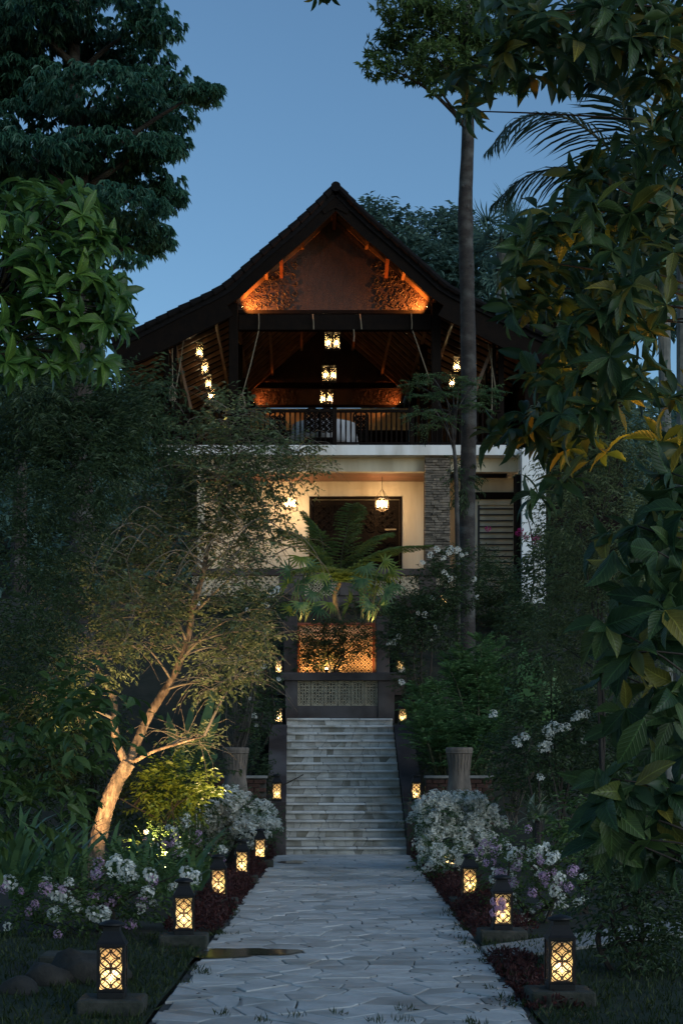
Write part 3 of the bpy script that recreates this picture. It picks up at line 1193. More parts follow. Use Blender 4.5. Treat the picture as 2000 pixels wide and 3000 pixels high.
GL = 'lanterns along the stone path'
for label, px, D in (
        ('black fretwork lantern, largest lantern at the bottom left of the path', 258, 10.47),
        ('black fretwork lantern, second nearest on the left of the path', 423, 14.38),
        ('black fretwork lantern, third nearest on the left of the path', 503, 18.2),
        ('black fretwork lantern, fourth on the left below white blossoms', 556, 21.97),
        ('black fretwork lantern, farthest on the left of the path by the stairs', 597, 25.5),
        ('black fretwork lantern, largest lantern at the bottom right of the path', 1285, 10.86),
        ('black fretwork lantern, second nearest on the right half hidden by pink flowers', 1152, 14.8),
        ('black fretwork lantern, third nearest on the right of the path', 1077, 18.35),
        ('black fretwork lantern, fourth on the right buried in white blossoms', 1030, 22.4),
        ('black fretwork lantern, farthest on the right under white blossoms by the stairs', 1000, 26.0)):
    x = (px - VX) * D / F
    lantern(label, x, D, 0.12, GL, (0.42, 0.2), rng.uniform(-0.05, 0.05))
GS = 'lanterns on the stair walls'
for label, px, py, D in (
        ('black fretwork lantern with a starry flame on the foot of the left stair wall', 636, 1847, 29.4),
        ('black fretwork lantern on the foot of the right stair wall', 957, 1847, 29.4),
        ('black fretwork lantern near the top of the left stair wall', 637, 1660, 33.1),
        ('black fretwork lantern near the top of the right stair wall', 932, 1660, 33.1)):
    x = (px - VX) * D / F
    x = min(max(x, -0.36), 2.14) if D > 30 or x > 1 else x
    z = 0.946 if D < 30 else 2.406
    lantern(label, x, D, z, GS, None)
# uppermost pair and one far right on slim piers of their own
for label, plabel, px, py, D, in (
        ('black fretwork lantern left of the planter wall among leaves', 'slim brown pier left of the planter wall carrying a lantern', 640, 1552, 35.6),
        ('black fretwork lantern right of the planter wall among leaves', 'slim brown pier right of the planter wall carrying a lantern', 918, 1552, 35.6),
        ('black fretwork lantern glinting in the shrubs below the stone column', 'slim brown pier in the shrubs below the stone column', 1018, 1398, 38.4)):
    q = at(px, py, D)
    gg = Geo()
    cbox(gg, q[0] - 0.13, D - 0.13, gz(q[0], D) - 0.3, q[0] + 0.13, D + 0.13, q[2] - 0.001, 0.012)
    tag(gg.obj('lantern_pier', M['brownwall']), plabel, 'pier')
    lantern(label, q[0], D, q[2], GS, None)


# ------------------------------------------------------------------ urns
def urn(label, px):
    D = 28.55
    x = (px - VX) * D / F
    t = thing('stone_urn', label, 'urn', (x, D, 0.0), 'tall weathered urns beside the stairs')
    gg = Geo()
    cbox(gg, x - 0.26, D - 0.26, -0.1, x + 0.26, D + 0.26, 0.96, 0.02)
    gg.obj('pedestal', M['brownwall'], t)
    gg = Geo()
    prof = [(0.225, 0.962), (0.232, 1.0), (0.225, 1.10), (0.205, 1.25), (0.182, 1.40), (0.180, 1.50), (0.195, 1.66), (0.218, 1.80), (0.236, 1.84), (0.240, 1.89), (0.222, 1.905), (0.20, 1.90), (0.18, 1.80), (0.15, 1.6)]
    lathe(gg, prof, 28, (x, D, 0))
    gg.obj('bowl', M['urn'], t, smooth=True)
    gg = Geo()
    for k in range(22):
        a_ = 2 * PI * k / 22
        zl = 1.52 if k % 2 else 1.40
        P = [(x + (rr + 0.001) * math.cos(a_ + w), D + (rr + 0.001) * math.sin(a_ + w), z) for rr, z, w in ((0.2165, 1.79, 0.0), (0.203, 1.70, 0.02), (0.192, 1.62, -0.02), (0.1815, zl, 0.0))]
        tube(gg, P, [0.006, 0.009, 0.008, 0.003], 5)
    lathe(gg, [(0.2235, 1.795), (0.235, 1.805), (0.235, 1.82), (0.2245, 1.832)], 28, (x, D, 0))
    gg.obj('relief', M['urn'], t)
    return t


urn('tall weathered stone urn left of the stairs under bare branches', 541)
urn('tall weathered stone urn right of the stairs against dark shrubs', 1054)

# rocks by the left lawn
for i, (px, py, D, s, label) in enumerate(((40, 2248, 11.3, 0.12, 'small rounded garden rock at the far left edge of the lawn'),
                                            (105, 2240, 11.8, 0.16, 'rounded brown garden rock, middle of the row by the left lawn'),
                                            (195, 2215, 12.0, 0.22, 'large pointed garden rock behind the nearest left lantern'))):
    q = at(px, py, D)
    gg = Geo()
    sphere(gg, (0, 0, 0), s, 10, (1.35, 1, 0.85))
    V = gg.v[0]
    V *= (1 + 0.13 * np.sin(V @ np.array((19., 7, 11)) + i)[:, None] + 0.08 * np.sin(V @ np.array((-9., 23, 17)) + 2 * i)[:, None])
    V *= (1 + 0.05 * np.sin(V @ np.array((43., -31, 57)) + 3 * i)[:, None])
    V += np.array((q[0], D, s * 0.22))
    tag(gg.obj('garden_rock', M['rock'], smooth=True), label, 'rock', 'rocks by the left lawn')
gg = Geo()
q = at(190, 2195, 12.6)
cbox(gg, q[0] - 0.32, 12.45, -0.05, q[0] + 0.30, 12.85, 0.15, 0.015)
tag(gg.obj('stone_slab', M['plinth']), 'flat pale-edged stone slab behind the rocks at left', 'slab')


# ------------------------------------------------------------------ the house
DF = 44.0
def hp(x, y, D=DF):
    q = at(x, y, D)
    return float(q[0]), float(q[2])


HX = 1.04
house = thing('timber_house', 'large timber house with a steep dark gable roof over a lit open balcony', 'house', (HX, 47, 5.6))
# roof: curved profile from ridge to eave, mirrored about HX
prof_px = [(770, 430), (735, 466), (684, 514), (640, 551), (599, 587), (560, 622), (528, 652), (505, 667), (482, 679), (420, 709), (365, 737), (313, 763), (255, 786)]
prof = [hp(x, y + 3, 43.2) for x, y in prof_px]
left = [(HX - abs(x - HX), z) for x, z in prof]
right = [(2 * HX - x, z) for x, z in left]
YB = 58.0
YF = 43.2


def offset_profile(pr, d):
    P = np.array(pr)
    T = norm(np.gradient(P, axis=0))
    Nn = np.stack([-T[:, 1], T[:, 0]], 1)
    Nn = np.where(Nn[:, 1:] > 0, -Nn, Nn)
    return P + Nn * d


def sweep(g, A, B, y0, y1):
    """solid between two XZ polylines swept along Y"""
    k = len(A)
    for y in (y0, y1):
        pass
    V = [(x, y0, z) for x, z in A] + [(x, y0, z) for x, z in B] + [(x, y1, z) for x, z in A] + [(x, y1, z) for x, z in B]
    T = []
    def quad(a_, b_, c_, d_):
        T.extend([(a_, b_, c_), (a_, c_, d_)])
    for i in range(k - 1):
        quad(i, i + 1, k + i + 1, k + i)
        quad(2 * k + i + 1, 2 * k + i, 3 * k + i, 3 * k + i + 1)
        quad(i + 1, i, 2 * k + i, 2 * k + i + 1)
        quad(k + i, k + i + 1, 3 * k + i + 1, 3 * k + i)
    quad(k - 1, 3 * k - 1, 4 * k - 1, 2 * k - 1)
    quad(0, k, 3 * k, 2 * k)
    return g.add(V, T)


for side in (left, right):
    gg = Geo()
    sweep(gg, side, offset_profile(side, 0.14), YF, YB)
    rf = gg.obj('roof', M['roof'], house)
    # shingle courses on the slope
    S = np.array(side)
    seg = np.concatenate([[0], np.cumsum(np.linalg.norm(np.diff(S, axis=0), axis=1))])
    for k, s in enumerate(np.arange(0.25, seg[-1], 0.33)):
        pA = np.array([np.interp(s - 0.33, seg, S[:, 0]), np.interp(s - 0.33, seg, S[:, 1])])
        pB = np.array([np.interp(s, seg, S[:, 0]), np.interp(s, seg, S[:, 1])])
        dd = norm(pB - pA)
        nn = np.array((-dd[1], dd[0]))
        nn = nn if nn[1] > 0 else -nn
        gg = Geo()
        q = [pA + nn * 0.012, pB + nn * 0.05, pB + nn * 0.012 + dd * 0.01, pA + nn * 0.004]
        prism(gg, [tuple(v) for v in (q if side is right else q[::-1])], YF - 0.05, YB)
        gg.obj('shingle_course', M['roof'], rf)
        # short rounded verge tile at the gable edge of each course
        gg = Geo()
        c_ = (pA + pB) / 2 + nn * 0.05
        tube(gg, [(c_[0] - dd[0] * 0.2, YF - 0.03, c_[1] - dd[1] * 0.2), (c_[0] + dd[0] * 0.2, YF - 0.03, c_[1] + dd[1] * 0.2)], [0.07, 0.10], 8)
        gg.obj('verge_tile', M['roof'], rf)
    # bargeboards following the gable edge
    gg = Geo()
    o1, o2 = offset_profile(side, 0.142), offset_profile(side, 0.40)
    sweep(gg, o1[:8], o2[:8], YF + 0.05, YF + 0.11)
    gg.obj('bargeboard', M['wood'], house)
    gg = Geo()
    o2 = offset_profile(side, 0.70)
    sweep(gg, o1[7:], o2[7:], YF + 0.05, YF + 0.11)
    gg.obj('eave_board', M['wood'], house)
    # rafters under the slope
    up_o, lo_o = offset_profile(side, 0.145), offset_profile(side, 0.24)
    for y in np.arange(YF + 1.2, YB - 0.4, 0.62):
        gg = Geo()
        sweep(gg, up_o[::1], lo_o[::1], y, y + 0.07)
        gg.obj('rafter', M['rafter'], house)
    # battens that run along the roof
    for k in (2, 4, 6, 8, 10):
        q = offset_profile(side, 0.20)[k]
        gg = Geo()
        box(gg, q[0] - 0.04, YF + 0.12, q[1] - 0.10, q[0] + 0.04, YB - 0.1, q[1] - 0.045)
        gg.obj('purlin', M['rafter'], house)
gg = Geo()
za_ = left[0][1]
prism(gg, [(HX, za_ - 0.02), (HX - 0.42, za_ - 0.42), (HX - 0.30, za_ - 0.66), (HX, za_ - 0.50), (HX + 0.30, za_ - 0.66), (HX + 0.42, za_ - 0.42)], YF + 0.02, YF + 0.047)
gg.obj('apex_board', M['wood'], house)
gg = Geo()
tube(gg, [(HX, YF - 0.12, left[0][1] + 0.02), (HX, YB, left[0][1] + 0.02)], 0.13, 12)
gg.obj('ridge_cap', M['roof'], house)

# gable wall with carving, set back under the verge
GYF = 44.45


def gable(y, xl, xr, zb, apex_px, name):
    """carved gable panel: two lower corners lit by uplights"""
    gg = Geo()
    # upper outline follows the roof curve
    topl = []
    S = np.array(offset_profile(left, 0.15))
    xs = np.linspace(xl, HX, 9)
    zs = np.interp(xs, S[::-1, 0], S[::-1, 1])
    poly = [(xl, zb)] + [(x, z - 0.0) for x, z in zip(xs, zs)] + [(2 * HX - x, z) for x, z in zip(xs[::-1][1:], zs[::-1][1:])] + [(xr, zb)]
    poly = poly[::-1]
    prism(gg, poly, y, y + 0.06)
    o = gg.obj(name, M['gablewood'], house)
    # carved scrolls in the two lower corners
    cg = Geo()
    for s in (1, -1):
        placed = []
        for _ in range(900):
            u = rng.random() ** 1.2
            x = xl + 0.12 + u * 1.5
            zmax = np.interp(x, xs, zs) - 0.06
            zz_ = zb + 0.07 + rng.random() * max(0.02, min(zmax - zb, 1.45 - 0.15 * u))
            r0 = rng.uniform(0.05, 0.105)
            if any((x - a) ** 2 + (zz_ - b) ** 2 < (0.92 * (r0 + c)) ** 2 for a, b, c in placed):
                continue
            q = np.linspace(0, 2 * PI, 9)
            if not ((zz_ + r0 * np.sin(q) < np.interp(x + r0 * np.cos(q), xs, zs) - 0.03) & (x + r0 * np.cos(q) > xl + 0.02) & (zz_ + r0 * np.sin(q) > zb + 0.04)).all():
                continue
            placed.append((x, zz_, r0))
            a0 = rng.random() * 6.28
            sg = rng.choice((-1, 1))
            th = np.linspace(0, 8.5, 15)
            rr = r0 * (1 - th / 10.5)
            px_, pz_ = x + rr * np.cos(a0 + sg * th), zz_ + rr * np.sin(a0 + sg * th)
            mx_ = (lambda v: v) if s > 0 else (lambda v: 2 * HX - v)
            tube(cg, np.stack([mx_(px_), np.full(15, y - 0.008), pz_], 1), np.linspace(0.022, 0.010, 15), 5)
            for k in range(4):
                a1 = a0 + sg * (0.5 + k * 1.15)
                p0 = np.array((x + r0 * 0.95 * math.cos(a1), y - 0.012, zz_ + r0 * 0.95 * math.sin(a1)))
                d0 = np.array((math.cos(a1 - sg * 0.8), 0, math.sin(a1 - sg * 0.8))) * r0 * 0.55
                P3 = np.array([p0, p0 + d0 * .5, p0 + d0])
                P3[:, 0] = mx_(P3[:, 0])
                tube(cg, P3, [0.008, 0.018, 0.003], 5)
    cg.obj('carved_relief', M['gablewood'], o, kind='stuff')
    gg = Geo()
    box(gg, xl - 0.02, y - 0.09, zb - 0.06, xr + 0.02, y - 0.002, zb + 0.035)
    gg.obj('gable_sill', M['wood'], house)
    return xs, zs


gxl, gzb = hp(545, 717, GYF)
gxl = HX - (hp(1000, 0, GYF)[0] - gxl) / 2
xs, zs = gable(GYF, gxl, 2 * HX - gxl, gzb, None, 'gable_panel')
# three bracket struts and the king post pendant on the gable front
for px_, py_ in ((646, 612), (888, 612), (768, 500)):
    x_, z_ = hp(px_, py_, 43.9)
    gg = Geo()
    beam(gg, (x_, 43.55, z_ + 0.16), (x_, 44.34, z_ - 0.12), 0.09, 0.16)
    gg.obj('bracket', M['redwood'], house)

# tie beam, posts
def hbox(name, m, xa, xb, ya, yb, D0, D1, parent=None, b=0.0):
    x0, z1 = hp(xa, ya, D0)
    x1, z0 = hp(xb, yb, D0)
    gg = Geo()
    if b:
        cbox(gg, x0, D0, z0, x1, D1, z1, b)
    else:
        box(gg, x0, D0, z0, x1, D1, z1)
    return gg.obj(name, m, parent or house)


hbox('tie_beam', M['wood'], 548, 990, 722, 757, 44.0, 44.22, b=0.01)
ZF = hp(0, 1022, 43.6)[1]       # balcony floor level
zb2 = hp(0, 755, 44)[1]
for px_, w, top in ((536, 0.25, 690), (1001, 0.25, 690), (383, 0.13, 770), (402, 0.10, 765), (1150, 0.15, 765), (1134, 0.10, 765)):
    x_, z_ = hp(px_, top, 44.05)
    gg = Geo()
    cbox(gg, x_ - w / 2, 44.05 - w / 2 + 0.05, ZF - 0.02, x_ + w / 2, 44.05 + w / 2 + 0.05, z_, 0.012)
    gg.obj('post', M['wood'], house)
for y in (48.4, 52.6):
    for px_ in (536, 1001):
        x_, z_ = hp(px_, 690, 44.05)
        gg = Geo()
        cbox(gg, x_ - 0.11, y - 0.11, ZF - 0.02, x_ + 0.11, y + 0.11, z_, 0.012)
        gg.obj('post', M['wood'], house)
    xl_, z_ = hp(548, 722)
    xr_, z2_ = hp(990, 757)
    gg = Geo()
    up_z = 0.31 * (y - 44.0)
    box(gg, HX - 2.2, y - 0.1, z2_ + up_z, HX + 2.2, y + 0.1, z_ + up_z)
    gg.obj('tie_beam', M['wood'], house)
# diagonal braces and blind cords at the outer bays
for (xa, ya, xb, yb, w) in ((398, 770, 440, 940, 0.07), (1140, 772, 1088, 905, 0.09)):
    A, B = hp(xa, ya, 44.3), hp(xb, yb, 44.3)
    gg = Geo()
    beam(gg, (A[0], 44.3, A[1]), (B[0], 44.3, B[1]), w, w)
    gg.obj('brace', M['rafter'], house)
for (xa, ya, xb, yb) in ((594, 760, 555, 912), (594, 720, 594, 757), (947, 760, 985, 870), (944, 720, 945, 757), (718, 722, 720, 757), (826, 722, 830, 757), (424, 765, 405, 890), (1120, 790, 1138, 900), (396, 800, 396, 935), (1128, 800, 1128, 960), (812, 757, 812, 785)):
    A, B = hp(xa, ya, 43.95), hp(xb, yb, 43.95)
    gg = Geo()
    tube(gg, [(A[0], 43.93, A[1]), ((A[0] + B[0]) / 2 + 0.01, 43.93, (A[1] + B[1]) / 2 - 0.03), (B[0], 43.93, B[1])], 0.014, 5)
    gg.obj('cord', M['rope'], house)
for px_, py_ in ((555, 920), (396, 900)):
    x_, z_ = hp(px_, py_, 43.9)
    gg = Geo()
    for k in range(3):
        a_ = np.linspace(0, 2 * PI, 13)
        tube(gg, np.stack([x_ + 0.07 * np.cos(a_) * (1 + .2 * k), np.full(13, 43.88 + .03 * k), z_ + 0.17 * np.sin(a_) - .05 * k], 1), 0.014, 5, cap=False)
    gg.obj('rope_coil', M['rope'], house)

# balcony slab with white edge, deck and railing
xl_, _ = hp(370, 0, 43.6)
xr_, _ = hp(1195, 0, 43.6)
gg = Geo()
cbox(gg, xl_, 43.6, hp(0, 1045, 43.6)[1], xr_, 44.4, ZF, 0.008)
gg.obj('balcony_edge', M['white'], house)
gg = Geo()
box(gg, xl_ - 0.2, 44.402, ZF - 0.3, xr_ + 0.2, YB, ZF - 0.004)
gg.obj('balcony_floor', M['redwood'], house)
rl, zr = hp(372, 942, 43.75)
rr_, _ = hp(1150, 942, 43.75)
rail = thing('balcony_railing', 'dark balcony railing with slim balusters above the white floor edge', 'railing', ((rl + rr_) / 2, 43.75, ZF))
gg = Geo()
cbox(gg, rl, 43.70, zr - 0.055, rr_, 43.80, zr, 0.01)
gg.obj('handrail', M['wood'], rail)
gg = Geo()
box(gg, rl, 43.72, ZF + 0.06, rr_, 43.78, ZF + 0.10)
gg.obj('bottom_rail', M['wood'], rail)
gg = Geo()
gg2 = zr - 0.057 - ZF - 0.10
lathe(gg, [(0.015, 0), (0.024, 0.03), (0.018, 0.10), (0.023, 0.3), (0.026, 0.42), (0.020, 0.6), (0.024, gg2)], 6)
bm_ = gg.mesh('baluster', M['wood'])
sp = 11.6 * 43.75 / F
for k in range(int((rr_ - rl) / sp)):
    put('baluster', bm_, rail, Matrix.Translation((rl + 0.05 + k * sp, 43.75, ZF + 0.101)))
for px_ in (565, 768, 945, 1057):
    x_, _ = hp(px_, 0, 43.75)
    gg = Geo()
    cbox(gg, x_ - 0.06, 43.69, ZF, x_ + 0.06, 43.81, zr + 0.06, 0.01)
    gg.obj('newel', M['wood'], rail)

# back of the open storey: dark boards, tan frieze, carved gable
YW = 55.4
bx0, bx1 = HX - 2.75, HX + 2.75
z_t0, z_t1 = hp(0, 988, YW)[1], hp(0, 938, YW)[1]
gg = Geo()
box(gg, bx0, YW, ZF, bx1, YW + 0.1, z_t0 - 0.001)
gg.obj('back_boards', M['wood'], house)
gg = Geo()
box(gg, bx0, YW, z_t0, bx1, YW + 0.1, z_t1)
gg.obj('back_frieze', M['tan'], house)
bzb = z_t1 + 0.06
bxl = hp(572, 0, YW)[0]
bxl = HX - 2.55
gable(YW - 0.05, bxl, 2 * HX - bxl, bzb, None, 'back_gable')
zz0 = hp(0, 886, YW - 0.3)[1]
gg = Geo()
box(gg, bx0 - 0.4, YW - 0.35, zz0 - 0.09, bx1 + 0.4, YW - 0.16, zz0 + 0.1)
gg.obj('tie_beam', M['wood'], house)
for s in (-1, 1):
    gg = Geo()
    for k in range(5):
        zz_ = ZF + 0.15 + k * 0.55
        box(gg, HX + s * 4.4 - 0.03, 47.0, zz_, HX + s * 4.4 + 0.03, YB - 0.3, zz_ + 0.52)
    gg.obj('side_boards', M['wood'], house)
    gg = Geo()
    box(gg, min(HX + s * 2.76, HX + s * 5.4), YW, ZF, max(HX + s * 2.76, HX + s * 5.4), YW + 0.1, ZF + 4.2)
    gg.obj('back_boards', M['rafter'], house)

# ground storey
z_s = hp(0, 1045, 43.6)[1]
z_b = hp(0, 1083, 44.0)[1]
ZG = 5.9
WY = 45.75
wl, wr = hp(470, 0, 44.0)[0], hp(1034, 0, 44.0)[0]
gg = Geo()
box(gg, wl, 44.0, z_b, hp(975, 0, 44)[0] - 0.003, 44.25, z_s - 0.002)
gg.obj('porch_beam', M['cream'], house)
gg = Geo()
for k in range(9):
    ya = 44.252 + k * 0.165
    box(gg, wl, ya, z_b + 0.03, wr, ya + 0.158, z_b + 0.07)
ceil = gg.obj('porch_ceiling', M['redwood'], house)
for px_ in (715, 1000):
    x_ = hp(px_, 0, 45)[0]
    gg = Geo()
    box(gg, x_ - 0.05, 44.252, z_b - 0.03, x_ + 0.05, WY - 0.002, z_b + 0.028)
    gg.obj('ceiling_joist', M['redwood'], house)
dl, dzt = hp(716, 1148, WY)
dr, _ = hp(917, 1148, WY)
for name, x0, x1, z0, z1 in (('porch_wall', wl, dl - 0.002, ZG, z_b + 0.07), ('porch_wall', dr + 0.002, wr + 0.3, ZG, z_b + 0.07), ('porch_wall', dl, dr, dzt + 0.002, z_b + 0.07)):
    gg = Geo()
    box(gg, x0, WY, z0, x1, WY + 0.2, z1)
    gg.obj(name, M['cream'], house)
gg = Geo()
box(gg, wl, 44.0, ZG - 0.3, wr + 3, WY + 0.3, ZG)
gg.obj('terrace_floor', M['kerb'], house)
gg = Geo()
box(gg, wl - 0.2, 44.0, ZG, wl - 0.002, WY + 0.2, z_s - 0.01)
gg.obj('porch_side_wall', M['cream'], house)
# carved double door with transom
door = Geo()
box(door, dl + 0.001, WY + 0.05, ZG, dr - 0.001, WY + 0.12, dzt - 0.001)
door = door.obj('carved_door', M['wood'], house)
for k in range(4):
    xa = dl + 0.08 + k * (dr - dl - 0.1) / 4
    xb = xa + (dr - dl - 0.1) / 4 - 0.06
    for za, zb_ in ((ZG + 0.15, ZG + 0.85), (ZG + 0.95, ZG + 1.95), (ZG + 2.2, dzt - 0.12)):
        gg = Geo()
        cb = (xb - xa)
        fret_panel(gg, xa, xb, za, zb_, WY + 0.035, cb / 2, 0.03, 0.03)
        gg.obj('carved_panel', M['wood'], door)
gg = Geo()
for x0, x1, z0, z1 in ((dl - 0.07, dl, ZG, dzt), (dr, dr + 0.07, ZG, dzt), (dl - 0.07, dr + 0.07, dzt + 0.003, dzt + 0.09)):
    box(gg, x0, WY - 0.03, z0, x1, WY - 0.003, z1)
gg.obj('door_frame', M['wood'], door)
gg = Geo()
x_, z_ = hp(893, 1216, WY)
box(gg, x_ - 0.12, WY + 0.0, z_ - 0.02, x_ + 0.2, WY + 0.03, z_ + 0.02)
gg.obj('handle', M['rope'], door)

# stacked-stone column, stone by stone
c0, _ = hp(975, 0, 43.75)
c1, _ = hp(1033, 0, 43.75)
zc0, zc1 = 6.1, z_s - 0.004
col = thing('stone_column', 'rough stacked-slate column supporting the balcony right of the porch', 'column', ((c0 + c1) / 2, 44, zc0))
gg = Geo()
box(gg, c0 + 0.03, 43.80, zc0 - 0.5, c1 - 0.03, 44.5, zc1)
gg.obj('core', M['slateback'], col)
stones = []
z = zc0
while z < zc1 - 0.02:
    hgt = rng.uniform(0.045, 0.085)
    hgt = min(hgt, zc1 - z)
    x = c0 + rng.uniform(-0.01, 0.01)
    while x < c1 - 0.03:
        w = min(rng.uniform(0.10, 0.26), c1 - x + rng.uniform(-0.01, 0.01))
        if c1 - (x + w) < 0.07:
            w = c1 - x
        stones.append((x, x + w, z, z + hgt))
        x += w
    z += hgt
rest = Geo()
for i, (xa, xb, za, zb_) in enumerate(stones):
    gg = Geo() if i < 300 else rest
    pr = rng.uniform(0, 0.05)
    s_ = rng.uniform(-0.008, 0.008, 4)
    prism(gg, [(xa + 0.004, za + 0.003 + abs(s_[0])), (xb - 0.004, za + 0.003 + abs(s_[1])), (xb - 0.004, zb_ - 0.003 - abs(s_[2])), (xa + 0.004, zb_ - 0.003 - abs(s_[3]))], 43.75 - pr, 43.82)
    if i < 300:
        gg.obj('stone', M['slate'], col)
if rest.n:
    rest.obj('stone_facing', M['slate'], col, kind='stuff')

# right bay: recessed wall, lintel, barred window, white corner wall
RW = 45.0
x0, x1 = hp(1034, 0, 44)[0], hp(1195, 0, 44)[0]
gg = Geo()
box(gg, x0 + 0.002, 44.05, z_b, x1, 44.3, z_s - 0.002)
gg.obj('porch_beam', M['cream'], house)
wx0, wz1 = hp(1096, 1160, RW)
wx1, wz0 = hp(1186, 1352, RW)
x1r = hp(1190, 0, RW)[0]
for a_, b_, c_, d_ in ((x0 + 0.3, wx0 - 0.003, ZG - 0.4, z_b), (wx1 + 0.003, x1r, ZG - 0.4, z_b), (wx0, wx1, wz1 + 0.002, z_b), (wx0, wx1, ZG - 0.4, wz0 - 0.002)):
    gg = Geo()
    box(gg, a_, RW, c_, b_, RW + 0.2, d_)
    gg.obj('bay_wall', M['cream'], house)
gg = Geo()
box(gg, wx0 - 0.1, RW - 0.12, hp(0, 1147, RW)[1], x1r + 0.1, RW - 0.003, hp(0, 1132, RW)[1])
gg.obj('lintel', M['wood'], house)
gg = Geo()
box(gg, wx0 + 0.002, RW + 0.08, wz0, wx1 - 0.002, RW + 0.14, wz1)
win = gg.obj('window', M['cream'], house)
for xx in (wx0 + 0.03, wx1 - 0.03):
    gg = Geo()
    box(gg, xx - 0.03, RW + 0.0, wz0, xx + 0.03, RW + 0.06, wz1)
    gg.obj('frame_bar', M['grille'], win)
nb = 14
for k in range(nb):
    zz_ = wz0 + (wz1 - wz0) * (k + 0.4) / nb
    gg = Geo()
    box(gg, wx0 + 0.06, RW + 0.01, zz_ - 0.018, wx1 - 0.06, RW + 0.045, zz_ + 0.018)
    gg.obj('grille_bar', M['grille'], win)
x2, zt_ = hp(1195, 1030, 43.5)
x3, _ = hp(1250, 0, 43.5)
gg = Geo()
cbox(gg, x2, 43.3, 4.5, x3, 47.5, zt_ - 0.02, 0.01)
gg.obj('corner_wall', M['white'], house)
gg = Geo()
box(gg, x2 - 0.16, 43.45, 4.5, x2 - 0.003, 43.75, hp(0, 1090, 43.5)[1])
gg.obj('corner_post', M['wood'], house)

# terrace parapet with pale fretwork panels
tp = thing('terrace_parapet', 'dark terrace parapet with pale fretwork panels in front of the porch', 'parapet', (HX, 42.6, 5.0))
T_ = 42.6
pl, pz1 = hp(440, 1307, T_)
pr_, pz0 = hp(1080, 1322, T_)
gg = Geo()
cbox(gg, pl, T_ - 0.12, pz0, pr_, T_ + 0.12, pz1, 0.01)
gg.obj('coping', M['brownwall'], tp)
fz1, fz0 = hp(0, 1332, T_)[1], hp(0, 1368, T_)[1]
gg = Geo()
box(gg, pl, T_ - 0.02, fz0 - 1.8, pr_, T_ + 0.1, fz0)
gg.obj('base_course', M['brownwall'], tp)
edges = [440, 563, 568, 640, 700, 780, 860, 918, 962, 1000, 1080]
for i in range(len(edges) - 1):
    xa, xb = hp(edges[i], 0, T_)[0], hp(edges[i + 1], 0, T_)[0]
    if edges[i] in (563, 640, 780, 962):
        gg = Geo()
        box(gg, xa, T_ - 0.08, fz0 + 0.001, xb, T_ + 0.08, pz0 - 0.001)
        gg.obj('pier', M['brownwall'], tp)
    else:
        gg = Geo()
        fret_panel(gg, xa + 0.02, xb - 0.02, fz0 + 0.01, pz0 - 0.01, T_, 0.17, 0.022, 0.04)
        gg.obj('fretwork_panel', M['fret'], tp)

# dining set on the balcony
tb = thing('round_table', 'round table under a pale white cloth behind the balcony railing', 'table', (hp(745, 0, 46.2)[0], 46.2, ZF))
tx = hp(745, 0, 46.2)[0]
zt_ = hp(0, 976, 46.2)[1]
gg = Geo()
lathe(gg, [(0.95, zt_ - 0.62), (0.93, zt_ - 0.3), (0.90, zt_ - 0.02), (0.88, zt_), (0.01, zt_ + 0.003)], 32, (tx, 46.2, 0))
V = gg.v[0]
ang = np.arctan2(V[:, 1] - 46.2, V[:, 0] - tx)
k_ = np.clip((zt_ - V[:, 2]) / 0.6, 0, 1)
V[:, 0] += 0.07 * k_ * np.cos(ang) * np.sin(ang * 11)
V[:, 1] += 0.07 * k_ * np.sin(ang) * np.sin(ang * 11)
gg.obj('tablecloth', M['cloth'], tb, smooth=True)
gg = Geo()
lathe(gg, [(0.3, ZF), (0.28, ZF + 0.05), (0.08, ZF + 0.1), (0.07, zt_ - 0.05)], 12, (tx, 46.2, 0))
gg.obj('pedestal', M['wood'], tb)
for px_, y_, label, wide in ((716, 44.9, 'carved dark chair backing the railing, left of the centre pair', 1), (750, 44.9, 'carved dark chair backing the railing, right of the centre pair', 1), (636, 46.0, 'carved dark chair at the left side of the round table', 0), (828, 46.0, 'carved dark chair at the right side of the round table', 0)):
    x_ = hp(px_, 0, y_)[0]
    zt2 = hp(0, 948 if wide else 955, y_)[1]
    ch = thing('carved_chair', label, 'chair', (x_, y_, ZF), 'carved chairs round the balcony table')
    gg = Geo()
    cbox(gg, x_ - 0.22, y_ + 0.02, ZF + 0.42, x_ + 0.22, y_ + 0.45, ZF + 0.47, 0.01)
    gg.obj('seat', M['wood'], ch)
    for sx in (-0.19, 0.19):
        for yy_ in (0.05, 0.41):
            gg = Geo()
            box(gg, x_ + sx - 0.025, y_ + yy_ - 0.025, ZF, x_ + sx + 0.025, y_ + yy_ + 0.025, ZF + 0.418)
            gg.obj('leg', M['wood'], ch)
    gg = Geo()
    for sx in (-0.20, 0.20):
        box(gg, x_ + sx - 0.025, y_ - 0.025, ZF + 0.472, x_ + sx + 0.025, y_ + 0.018, zt2)
    fret_panel(gg, x_ - 0.17, x_ + 0.17, ZF + 0.6, zt2, y_, 0.17, 0.035, 0.03)
    a_ = np.linspace(0, PI, 9)
    tube(gg, np.stack([x_ + 0.2 * np.cos(a_), np.full(9, y_), zt2 + 0.12 * np.sin(a_)], 1), 0.025, 6)
    gg.obj('backrest', M['wood'], ch)


